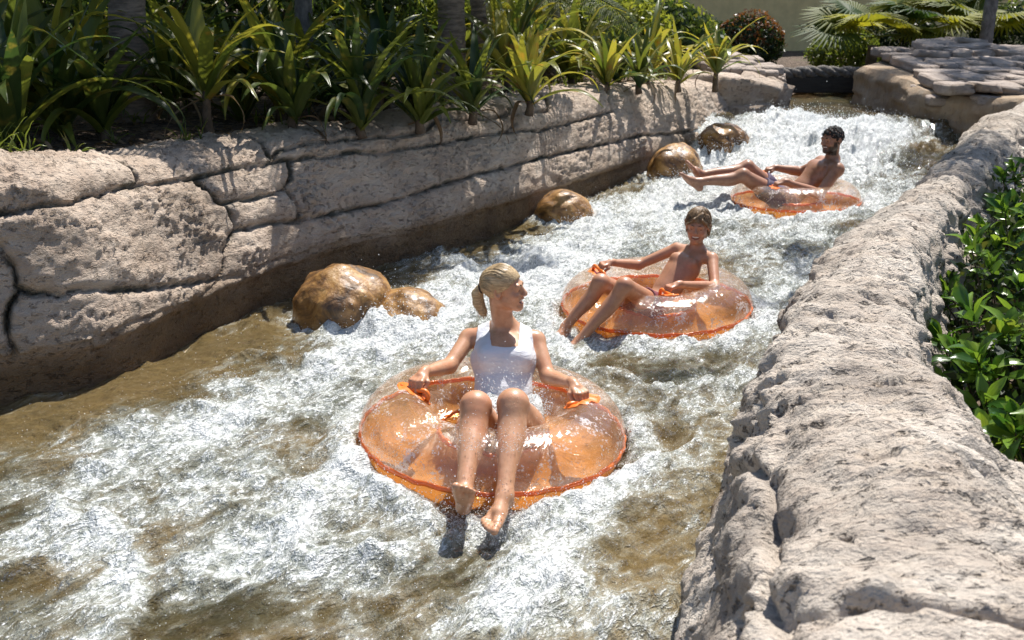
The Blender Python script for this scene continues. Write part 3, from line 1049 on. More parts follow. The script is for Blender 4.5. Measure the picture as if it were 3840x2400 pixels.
class Field:
    def __init__(self, lo, hi, h):
        self.lo = np.asarray(lo, float)
        self.h = h
        self.n = np.ceil((np.asarray(hi, float) - self.lo) / h).astype(int) + 1
        self.v = np.full(self.n, 0.5, np.float32)
        self.ax = [(self.lo[i] + h * np.arange(self.n[i])).astype(np.float32) for i in range(3)]
        self.setframe()

    def setframe(self, R=None, o=(0, 0, 0), s=1.0):
        self.R = np.eye(3) if R is None else np.asarray(R, float)     # columns: local axes in world
        self.o = np.asarray(o, float)
        self.s = s

    def world(self, p):
        return self.o + self.s * (self.R @ np.asarray(p, float))

    def region(self, centre, rad):
        a = np.clip(np.floor((centre - rad - self.lo) / self.h).astype(int), 0, self.n - 1)
        b = np.clip(np.ceil((centre + rad - self.lo) / self.h).astype(int) + 1, 1, self.n)
        if (b - a <= 0).any():
            return None
        return tuple(slice(a[i], b[i]) for i in range(3))

    def coords(self, sl):
        X = self.ax[0][sl[0]][:, None, None]
        Y = self.ax[1][sl[1]][None, :, None]
        Z = self.ax[2][sl[2]][None, None, :]
        return X, Y, Z

    def local(self, sl):
        X, Y, Z = self.coords(sl)
        X, Y, Z = X - self.o[0], Y - self.o[1], Z - self.o[2]
        R = self.R / self.s
        return [(X * np.float32(R[0, k]) + Y * np.float32(R[1, k]) + Z * np.float32(R[2, k])) for k in range(3)]

    def merge(self, sl, d, k, cut=False):
        a = self.v[sl]
        if cut:
            d = -d
            h = np.clip(0.5 - 0.5 * (d - a) / k, 0, 1) if k > 0 else (d < a)
            self.v[sl] = d * (1 - h) + a * h + k * h * (1 - h)
        else:
            h = np.clip(0.5 + 0.5 * (a - d) / k, 0, 1)
            self.v[sl] = a * (1 - h) + d * h - k * h * (1 - h)

    def cone(self, a, b, ra, rb, k=0.02):
        a, b = self.world(a), self.world(b)
        ra, rb = ra * self.s, rb * self.s
        m = max(ra, rb) + k + 3 * self.h
        sl = self.region((a + b) / 2, np.abs(b - a) / 2 + m)
        if sl is None:
            return
        X, Y, Z = self.coords(sl)
        ab = b - a
        L = max(ab @ ab, 1e-9)
        t = np.clip(((X - a[0]) * ab[0] + (Y - a[1]) * ab[1] + (Z - a[2]) * ab[2]) / L, 0, 1)
        d = np.sqrt((X - a[0] - t * ab[0]) ** 2 + (Y - a[1] - t * ab[1]) ** 2 + (Z - a[2] - t * ab[2]) ** 2) - (ra + (rb - ra) * t)
        self.merge(sl, d.astype(np.float32), k)

    def limb(self, pts, rs, k=0.02, n=20):
        """one smooth tapering limb through pts, blended onto the rest once"""
        Q, L = catmull(np.c_[np.array(pts, float), np.array(rs, float)], 60)
        Q, L = catmull(np.c_[np.array(pts, float), np.array(rs, float)], max(16, int(L / (1.6 * self.h))))
        m = Q[:, 3].max() + k + 3 * self.h
        lo, hi = Q[:, :3].min(0) - m, Q[:, :3].max(0) + m
        sl = self.region((lo + hi) / 2, (hi - lo) / 2)
        if sl is None:
            return
        X, Y, Z = self.coords(sl)
        best = None
        for a in Q.astype(np.float32):
            d = np.sqrt((X - a[0]) ** 2 + (Y - a[1]) ** 2 + (Z - a[2]) ** 2) - a[3]
            best = d if best is None else np.minimum(best, d, out=best)
        self.merge(sl, best.astype(np.float32), k)

    def chain(self, pts, rs, k=0.02):
        for i in range(len(pts) - 1):
            self.cone(pts[i], pts[i + 1], rs[i], rs[i + 1], k)

    def ell(self, c_, r, k=0.02, cut=False):
        w = self.world(c_)
        m = max(r) * self.s + k + 3 * self.h
        sl = self.region(w, np.array([m, m, m]))
        if sl is None:
            return
        x, y, z = self.local(sl)
        x, y, z = x - c_[0], y - c_[1], z - c_[2]
        k0 = np.sqrt((x / r[0]) ** 2 + (y / r[1]) ** 2 + (z / r[2]) ** 2)
        k1 = np.sqrt((x / r[0] ** 2) ** 2 + (y / r[1] ** 2) ** 2 + (z / r[2] ** 2) ** 2)
        d = k0 * (k0 - 1) / np.maximum(k1, 1e-6) * self.s
        self.merge(sl, d.astype(np.float32), k, cut)

    def net(self, v=None):
        """naive surface nets"""
        v = self.v if v is None else v
        ins = v < 0
        c_ = ins[:-1, :-1, :-1].astype(np.int8)
        c_ = sum(ins[i:ins.shape[0] - 1 + i, j:ins.shape[1] - 1 + j, k:ins.shape[2] - 1 + k].astype(np.int8)
                 for i in (0, 1) for j in (0, 1) for k in (0, 1))
        act = np.argwhere((c_ > 0) & (c_ < 8))
        idx = np.full(c_.shape, -1, np.int32)
        idx[tuple(act.T)] = np.arange(len(act))
        cor = [(i, j, k) for i in (0, 1) for j in (0, 1) for k in (0, 1)]
        vals = np.stack([v[act[:, 0] + i, act[:, 1] + j, act[:, 2] + k] for i, j, k in cor], 1)
        acc = np.zeros((len(act), 3))
        cnt = np.zeros(len(act))
        for e0 in range(8):
            for e1 in range(e0 + 1, 8):
                a, b = np.array(cor[e0]), np.array(cor[e1])
                if np.abs(a - b).sum() != 1:
                    continue
                m = (vals[:, e0] < 0) != (vals[:, e1] < 0)
                t = vals[m, e0] / (vals[m, e0] - vals[m, e1])
                acc[m] += a + t[:, None] * (b - a)
                cnt[m] += 1
        P = self.lo + self.h * (act + acc / np.maximum(cnt, 1)[:, None])
        Fq = []
        for ax in range(3):
            o1, o2 = [(1, 2), (2, 0), (0, 1)][ax]
            s0 = [slice(None)] * 3
            s1 = [slice(None)] * 3
            s0[ax] = slice(0, -1)
            s1[ax] = slice(1, None)
            A, B = ins[tuple(s0)], ins[tuple(s1)]
            e = np.argwhere(A != B)
            e = e[(e[:, o1] > 0) & (e[:, o2] > 0) & (e[:, o1] < c_.shape[o1]) & (e[:, o2] < c_.shape[o2])]
            flip = A[tuple(e.T)]
            d1 = np.zeros(3, int)
            d1[o1] = 1
            d2 = np.zeros(3, int)
            d2[o2] = 1
            q = np.stack([idx[tuple((e - d1 - d2).T)], idx[tuple((e - d2).T)], idx[tuple(e.T)], idx[tuple((e - d1).T)]], 1)
            q[~flip] = q[~flip][:, ::-1]
            Fq.append(q)
        return P, np.vstack(Fq)


def frame(facing, up=(0, 0, 1)):
    """columns x (person's left), y (backwards), z (up)"""
    y = -unit(facing)
    z = unit(np.asarray(up, float) - y * (np.asarray(up, float) @ y))
    return np.stack([np.cross(y, z), y, z], 1)


def add_head(f, R, o, s, smile=1.0, man=False, child=False):
    f.setframe(R, o, s)
    f.ell((0, 0.014, 0.030), (0.073, 0.093, 0.080), 0.01)
    f.ell((0, -0.030, -0.028), (0.060, 0.060, 0.074), 0.02)
    f.cone((-0.040, -0.010, -0.052), (-0.012, -0.066, -0.088), 0.024, 0.019, 0.02)
    f.cone((0.040, -0.010, -0.052), (0.012, -0.066, -0.088), 0.024, 0.019, 0.02)
    f.ell((0, -0.074, -0.090), (0.021, 0.017, 0.016), 0.014)
    for sx in (-1, 1):
        f.ell((sx * 0.036, -0.063, -0.026), (0.022, 0.022, 0.019), 0.014)
        f.ell((sx * 0.031, -0.094, 0.003), (0.018, 0.016, 0.011), 0.010, cut=True)
        f.ell((sx * 0.031, -0.071, 0.002), (0.017, 0.014, 0.011), 0.006)
        f.ell((sx * 0.073, 0.012, -0.006), (0.010, 0.020, 0.032), 0.006)
        f.ell((sx * 0.080, 0.006, -0.004), (0.007, 0.011, 0.018), 0.004, cut=True)
        f.ell((sx * 0.011, -0.098, -0.028), (0.008, 0.010, 0.007), 0.005)
    f.cone((-0.036, -0.078, 0.020), (0.036, -0.078, 0.020), 0.012, 0.012, 0.014)
    f.cone((0, -0.088, 0.010), (0, -0.106, -0.022), 0.007, 0.0115, 0.010)
    f.cone((-0.026, -0.079, -0.050), (0, -0.091, -0.048), 0.006, 0.008, 0.008)
    f.cone((0.026, -0.079, -0.050), (0, -0.091, -0.048), 0.006, 0.008, 0.008)
    f.cone((-0.024, -0.078, -0.060), (0, -0.086, -0.070), 0.006, 0.008, 0.008)
    f.cone((0.024, -0.078, -0.060), (0, -0.086, -0.070), 0.006, 0.008, 0.008)
    f.ell((0, -0.090, -0.0575), (0.030, 0.020, 0.0095), 0.003, cut=True)
    f.setframe()


def add_hand(f, wrist, fwd, palm, side, s=1.0, curl=(0.9, 1.35, 0.9)):
    y = unit(fwd)
    z = unit(np.asarray(palm, float) - y * (np.asarray(palm, float) @ y))
    x = np.cross(y, z) * side
    R = np.stack([x, y, z], 1)
    f.setframe(R, wrist, s)
    xs = [0.030, 0.010, -0.010, -0.029]
    ln = [0.92, 1.0, 0.95, 0.78]
    f.cone((0.0, -0.02, 0), (0.0, 0.03, 0.002), 0.023, 0.024, 0.012)
    for i in range(4):
        f.cone((xs[i] * 0.55, 0.012, 0.002), (xs[i], 0.078 - 0.004 * abs(i - 1), 0), 0.0135, 0.0125, 0.008)
        p = np.array([xs[i], 0.078 - 0.004 * abs(i - 1), 0.0])
        a = 0.0
        for j, L in enumerate((0.043, 0.027, 0.022)):
            a += curl[j]
            q = p + ln[i] * L * np.array([0.0, math.cos(a), math.sin(a)])
            f.cone(p, q, (0.0100, 0.0092, 0.0084)[j], (0.0092, 0.0084, 0.0074)[j], 0.003)
            p = q
    f.chain([(0.018, 0.018, 0.006), (0.042, 0.045, 0.018), (0.036, 0.070, 0.036), (0.020, 0.082, 0.048)], [0.0135, 0.0115, 0.0098, 0.0085], 0.005)
    f.setframe()
    return R


def add_foot(f, ankle, toe, sole, s=1.0, side=1):
    """foot from the ankle joint towards toe; sole = direction the sole faces"""
    ankle, toe = np.asarray(ankle, float), np.asarray(toe, float)
    y = unit(toe - ankle)
    z = -unit(np.asarray(sole, float) - y * (np.asarray(sole, float) @ y))
    x = np.cross(y, z) * side          # towards the big toe
    f.setframe(np.stack([x, y, z], 1), ankle, s)
    f.ell((0, -0.030, -0.038), (0.029, 0.034, 0.030), 0.02)
    f.cone((0, -0.005, -0.005), (0.004, 0.075, -0.028), 0.033, 0.024, 0.022)
    f.cone((0.012, 0.06, -0.038), (0.022, 0.125, -0.046), 0.024, 0.020, 0.02)
    f.cone((-0.014, 0.05, -0.044), (-0.024, 0.108, -0.050), 0.020, 0.016, 0.02)
    f.cone((-0.004, -0.02, -0.045), (-0.016, 0.07, -0.052), 0.022, 0.018, 0.02)
    for i, (tx, ty, L, r) in enumerate([(0.027, 0.132, 0.038, 0.0150), (0.006, 0.132, 0.034, 0.0098), (-0.010, 0.126, 0.031, 0.0092), (-0.024, 0.118, 0.026, 0.0086), (-0.036, 0.106, 0.022, 0.0084)]):
        f.chain([(tx, ty, -0.047), (tx, ty + L * 0.6, -0.046), (tx, ty + L, -0.051)], [r * 0.9, r * 0.95, r], 0.004)
    f.setframe()


# ---- skin, hair and cloth
def mat_skin(name, base, red, wet=0.35):
    m = Mat(name)
    p = m.pos()
    t = m.attr('tint').outputs['Color']
    n = m.noise(p, 22.0, 4, 0.6)
    c_ = m.mix(m.mapr(n, 0.35, 0.7), base, red)
    c_ = m.mix(m.mapr(m.noise(p, 60.0, 3, 0.6), 0.5, 0.7, 0, 0.3), c_, tuple(x * 0.72 for x in red))
    c_ = m.mix(m.mapr(m.noise(p, 6.5, 2, 0.5), 0.52, 0.68, 0, 0.5), c_, (red[0] * 0.98, red[1] * 0.78, red[2] * 0.72))
    c_ = m.mix(1.0, c_, t, 'MULTIPLY')
    w = m.noise(p, 75.0, 3, 0.6)
    drops = m.mapr(m.voro(p, 120.0), 0.26, 0.10)
    h = m.math('ADD', m.math('MULTIPLY', w, 0.3), m.math('MULTIPLY', drops, m.math('MULTIPLY', m.mapr(m.noise(p, 9.0, 2), 0.5, 0.62), 1.0)))
    nrm = m.bump(h, 0.45, 0.003)
    return m.done(m.principled(Base_Color=c_, Roughness=m.mapr(n, 0.3, 0.7, 0.42, 0.6), Normal=nrm, Subsurface_Weight=0.12, Subsurface_Radius=(0.012, 0.005, 0.003),
                               Subsurface_Scale=0.6, Coat_Weight=wet, Coat_Roughness=0.18, Specular_IOR_Level=0.5))


def mat_hair(name, dark, light, gloss=0.35):
    m = Mat(name)
    h = m.vmath('MULTIPLY', m.attr('strand').outputs['Vector'], (170.0, 11.0, 170.0))
    n = m.noise(h, 1.0, 4, 0.65, 0.2)
    c_ = m.ramp(n, [(0.3, dark), (0.52, tuple((a + b) / 2 for a, b in zip(dark, light))), (0.72, light)])
    return m.done(m.principled(Base_Color=c_, Roughness=gloss, Normal=m.bump(n, 0.4, 0.003), Specular_IOR_Level=0.4, Anisotropic=0.4))


MSKIN_W = mat_skin('skin_fair', (0.58, 0.315, 0.185), (0.50, 0.25, 0.135), 0.4)
MSKIN_B = mat_skin('skin_tan', (0.50, 0.25, 0.145), (0.44, 0.205, 0.115), 0.3)
MSKIN_M = mat_skin('skin_brown', (0.38, 0.19, 0.115), (0.32, 0.155, 0.085), 0.3)
MHAIR_W = mat_hair('blond_hair', (0.26, 0.17, 0.085), (0.72, 0.54, 0.31))
MHAIR_B = mat_hair('light_brown_hair', (0.07, 0.042, 0.022), (0.34, 0.22, 0.12))
MHAIR_M = mat_hair('black_hair', (0.005, 0.004, 0.004), (0.022, 0.019, 0.018), 0.75)
MSUIT = mat_plain('white_swimsuit', (0.70, 0.71, 0.75), 0.5, 0.55, 0.04, scale=11.0, stretch=(0.8, 1.0, 2.6))
MSHORT_B = mat_plain('maroon_shorts', (0.16, 0.03, 0.045), 0.7, 0.3, 0.3)
MSHORT_M = mat_plain('purple_shorts', (0.055, 0.035, 0.085), 0.7, 0.3, 0.3)
MTEETH = mat_plain('teeth', (0.85, 0.82, 0.76), 0.25, None, 0.02)
MEYE = mat_plain('dark_eye', (0.025, 0.016, 0.012), 0.15, None, 0.1)
MBROW_W = mat_plain('brown_brow', (0.14, 0.085, 0.05), 0.8, None, 0.2)
MBROW_D = mat_plain('black_brow', (0.012, 0.009, 0.008), 0.8, None, 0.2)
MTIE = mat_plain('hair_tie', (0.03, 0.02, 0.02), 0.6, None, 0.2)


def face_parts(root, R, o, s, brow, teeth=True, eyes=True, brow_r=0.0028):
    T = lambda p: o + s * (R @ np.asarray(p, float))
    V, Tq = ico(2)
    for sx in (-1, 1):
        q = np.array([T((sx * 0.031 + 0.013 * v[0], -0.0835 + 0.003 * v[1] + 0.006 * abs(v[0]) ** 2, 0.0010 + 0.0030 * v[2] + 0.003 * v[0] ** 2 - 0.002)) for v in V])
        link('eye', make_mesh('eye', q, Tq, MEYE), root)
        path = [T((sx * (0.013 + 0.035 * t), -0.0905 + 0.019 * t * t, 0.021 + 0.006 * math.sin(t * 2.6) - 0.002 * t)) for t in np.linspace(0, 1, 7)]
        vv, ff = tube_mesh(path, s * brow_r * np.array([0.8, 1.2, 1.3, 1.2, 1.0, 0.8, 0.4]), 6)
        link('eyebrow', make_mesh('eyebrow', vv, ff, brow), root)
    if teeth:
        path = [T((0.021 * t, -0.0855 + 0.012 * t * t, -0.0545 + 0.0025 * t * t)) for t in np.linspace(-1, 1, 9)]
        vv, ff = tube_mesh(path, s * 0.0058, 6)
        link('teeth', make_mesh('teeth', vv, ff, MTEETH), root)


def tint_face(P, R, o, s, base_fn=None, beard=False):
    """vertex colour factors: lips, cheeks, mouth"""
    L = ((P - o) @ R) / s
    t = np.ones((len(P), 4), np.float32)
    lip = np.exp(-(((L[:, 0]) / 0.027) ** 4)) * np.exp(-((L[:, 2] + 0.0585) / 0.0135) ** 4) * (L[:, 1] < -0.066)
    inner = np.exp(-((L[:, 0] / 0.024) ** 4)) * np.exp(-((L[:, 2] + 0.0575) / 0.006) ** 4) * (L[:, 1] < -0.05) * (L[:, 1] > -0.084)
    t[:, :3] = t[:, :3] * (1 - lip[:, None] * np.array([0.12, 0.42, 0.36]))
    t[:, :3] = t[:, :3] * (1 - inner[:, None] * np.array([0.65, 0.85, 0.85]))
    ch = sum(np.exp(-(((L[:, 0] - sx * 0.04) / 0.022) ** 2 + ((L[:, 2] + 0.025) / 0.02) ** 2)) for sx in (-1, 1)) * (L[:, 1] < -0.03)
    t[:, :3] = t[:, :3] * (1 - ch[:, None] * np.array([0.0, 0.10, 0.10]))
    if beard:
        b = smooth(-0.038, -0.052, L[:, 2]) * (L[:, 1] < 0.012) * (L[:, 2] > -0.125) * (np.abs(L[:, 0]) < 0.09) * (np.linalg.norm(L, axis=1) < 0.17)
        j = smooth(0.030, 0.052, np.abs(L[:, 0])) * smooth(0.0, -0.02, L[:, 2]) * (L[:, 1] > -0.04) * (L[:, 1] < 0.004) * (L[:, 2] > -0.1) * (np.abs(L[:, 0]) < 0.09)
        keep = np.exp(-(((L[:, 0]) / 0.026) ** 4)) * np.exp(-((L[:, 2] + 0.0585) / 0.0125) ** 4)
        b = np.clip(np.maximum(b, j), 0, 1) * (1 - keep)
        mo = np.exp(-((L[:, 0] / 0.032) ** 4)) * np.exp(-((L[:, 2] + 0.040) / 0.0055) ** 4) * (L[:, 1] < -0.07)
        b = np.maximum(b, mo)
        t[:, :3] = t[:, :3] * (1 - 0.88 * b[:, None])
    return t


def hair_cap(root, R, o, s, mat, grow, plane, h, extra=None, curl=0.0):
    """the hair as one shell: inflated skull kept on the hair side of a plane (ny, nz, y0, z0)"""
    f = Field(o - 0.2 * s, o + 0.2 * s, h)
    f.setframe(R, o, s)
    f.ell((0, 0.014, 0.030), (0.073 + grow, 0.093 + grow, 0.080 + grow), 0.01)
    sl = (slice(None),) * 3
    x, y, z = f.local(sl)
    ny, nz, y0, z0 = plane
    d = -((y - y0) * ny + (z - z0) * nz) * s - 0.14 * s * np.maximum(np.abs(x) - 0.035, 0)
    d = d + 0.003 * np.sin(x * 330 + 40 * z)
    f.v = np.maximum(f.v, d).astype(np.float32)
    if extra:
        extra(f)
    f.v = f.v + (0.0005 * np.sin(x * 420 + 5 * np.sin(y * 40)) + 0.0004 * np.sin(z * 510 + y * 60)).astype(np.float32)
    if curl:
        q = np.stack(np.broadcast_arrays(x, y, z), -1).reshape(-1, 3)
        f.v = f.v + (curl * fbm(q * 75.0, 2, 5)).reshape(f.v.shape).astype(np.float32)
    P, Fq = f.net()
    f.setframe()
    L = ((P - o) @ R) / s
    return link('hair', make_mesh('hair', P, Fq, mat, attrs={'strand': L}), root)


def comb(hair, R, o, s, mat, paths, rad):
    parts = []
    for q in paths:
        path, _ = catmull([o + s * (R @ np.asarray(a, float)) for a in q], 10)
        parts.append(tube_mesh(path, np.linspace(1.0, 0.35, 10) * rad, 4))
    vv, ff = pieces(parts)
    L = ((vv - o) @ R) / s
    c_ = link('hair_strands', make_mesh('hair_strands', vv, ff, mat, attrs={'strand': L}), hair)
    c_['kind'] = 'stuff'


def on_skull(d, grow):
    d = unit(d)
    r = np.array([0.073 + grow, 0.093 + grow, 0.080 + grow])
    return np.array([0, 0.014, 0.030]) + d / np.sqrt(((d / r) ** 2).sum())


def torso(f, pel, neck, shR, shL, facing, kind):
    up = unit(np.asarray(neck) - np.asarray(pel))
    R = frame(facing, up)
    z = up
    y = -unit(np.asarray(facing, float) - z * (np.asarray(facing, float) @ z))
    R = np.stack([np.cross(y, z), y, z], 1)
    L = np.linalg.norm(np.asarray(neck) - np.asarray(pel))
    f.setframe(R, pel, 1.0)
    if kind == 'woman':
        f.ell((0, 0.0, 0.02), (0.165, 0.115, 0.125), 0.03)
        f.ell((0, 0.0, 0.24 * L / 0.55), (0.132, 0.088, 0.15), 0.05)
        f.ell((0, 0.0, 0.40 * L / 0.55), (0.155, 0.100, 0.14), 0.05)
        f.ell((0.066, -0.078, 0.375 * L / 0.55), (0.060, 0.050, 0.060), 0.035)
        f.ell((-0.066, -0.078, 0.375 * L / 0.55), (0.060, 0.050, 0.060), 0.035)
    elif kind == 'boy':
        f.ell((0, 0.0, 0.02), (0.118, 0.088, 0.10), 0.03)
        f.ell((0, 0.0, 0.22 * L / 0.5), (0.098, 0.066, 0.15), 0.05)
        f.ell((0, 0.0, 0.36 * L / 0.5), (0.118, 0.078, 0.125), 0.05)
        f.ell((0.05, -0.055, 0.395 * L / 0.5), (0.048, 0.028, 0.035), 0.03)
        f.ell((-0.05, -0.055, 0.395 * L / 0.5), (0.048, 0.028, 0.035), 0.03)
    else:
        f.ell((0, 0.0, 0.02), (0.155, 0.115, 0.12), 0.03)
        f.ell((0, 0.0, 0.24 * L / 0.57), (0.138, 0.095, 0.17), 0.05)
        f.ell((0, 0.0, 0.42 * L / 0.57), (0.172, 0.118, 0.15), 0.05)
        f.ell((0.070, -0.088, 0.45 * L / 0.57), (0.078, 0.026, 0.050), 0.035)
        f.ell((-0.070, -0.088, 0.45 * L / 0.57), (0.078, 0.026, 0.050), 0.035)
    f.setframe()
    if kind == 'man':
        f.ell(shR, (0.066, 0.066, 0.066), 0.04)
        f.ell(shL, (0.066, 0.066, 0.066), 0.04)
    shR, shL, neck = map(np.asarray, (shR, shL, neck))
    r = {'woman': 0.043, 'boy': 0.034, 'man': 0.058}[kind]
    mid = (shR + shL) / 2 - up * 0.02
    f.cone(shR, mid, r, r * 1.25, 0.04)
    f.cone(shL, mid, r, r * 1.25, 0.04)
    f.cone(neck + up * 0.055, shR * 0.75 + neck * 0.25, r * 0.7, r * 0.75, 0.04)
    f.cone(neck + up * 0.055, shL * 0.75 + neck * 0.25, r * 0.7, r * 0.75, 0.04)
    return R, L


def leg(f, hip, knee, ankle, rt, rk, rc, ra, k=0.02):
    hip, knee, ankle = map(np.asarray, (hip, knee, ankle))
    d = unit(ankle - knee)
    back = unit((hip - knee) - d * ((hip - knee) @ d))          # the side the calf is on
    th = []
    for t, r_ in ((0.0, rt), (0.35, rt * 0.93), (0.7, rk * 1.16), (1.0, rk)):
        th.append(np.r_[hip + t * (knee - hip) - back * 0.0, r_])
    sh = []
    for t, off, r_ in ((0.0, 0.0, rk), (0.10, 0.10, rk * 0.94), (0.28, 0.30, rc), (0.45, 0.24, rc * 0.93), (0.70, 0.06, ra * 1.22), (1.0, 0.0, ra)):
        sh.append(np.r_[knee + t * (ankle - knee) + back * rk * off, r_])
    for pts, n_ in ((th, 10), (sh, 22)):
        f.limb([x[:3] for x in pts], [x[3] for x in pts], k, n_)
    f.cone(knee - back * rk * 0.22 + d * 0.004, knee - back * rk * 0.18 + d * 0.03, rk * 0.80, rk * 0.70, 0.03)


def arm(f, sh, el, wr, rs, re, rw, k=0.02):
    sh, el, wr = map(np.asarray, (sh, el, wr))
    f.limb([sh, sh + 0.45 * (el - sh), el], [rs, (rs + re) * 0.51, re], k, 5)
    f.limb([el, el + 0.28 * (wr - el), el + 0.65 * (wr - el), wr], [re, re * 1.06, (re + rw) * 0.5, rw], k, 6)


def finish_person(label, body_name, f, R, o, s, skin, base, beard=False):
    root = empty('person', base)
    P, Fq = f.net()
    t = tint_face(P, R, o, s, beard=beard)
    root.matrix_world = Matrix.Translation(Vector(base))
    b = link('body', make_mesh('body', P - np.asarray(base), Fq, skin, attrs={'tint': t}), root)
    tag(root, label, 'person')
    return root


def rebase(root, base):
    for ch in root.children:
        if ch.name.split('.')[0] != 'body':
            ch.location = -Vector(base)


def cut_shorts(f_torso, thighs, grow, waist, R, pel, h, mat, root, base):
    """loose swim shorts round the hips and both thighs"""
    g = Field(f_torso.lo, f_torso.lo + f_torso.h * (f_torso.n - 1), h)
    for (hip, knee, r0, r1, frac) in thighs:
        hip, knee = np.asarray(hip, float), np.asarray(knee, float)
        e = Field(g.lo, g.lo + h * (g.n - 1.5), h)
        assert (e.n == g.n).all()
        e.cone(hip, knee, r0 + grow, r1 + grow * 1.8, 0.01)
        X, Y, Z = e.coords((slice(None),) * 3)
        d = unit(knee - hip)
        cutv = (X - hip[0]) * d[0] + (Y - hip[1]) * d[1] + (Z - hip[2]) * d[2] - frac * np.linalg.norm(knee - hip)
        e.v = np.maximum(e.v, cutv.astype(np.float32))
        g.v = np.minimum(g.v, e.v)
    g.setframe(R, pel, 1.0)
    g.ell((0, 0, 0.0), (waist[0] + grow, waist[1] + grow, waist[2]), 0.02)
    x, y, z = g.local((slice(None),) * 3)
    g.v = np.maximum(g.v, (z - waist[3]).astype(np.float32))
    g.v = g.v + (0.004 * np.sin(x * 60 + z * 35) * np.sin(y * 45)).astype(np.float32)
    P, Fq = g.net()
    return link('swim_shorts', make_mesh('swim_shorts', P, Fq, mat), root)


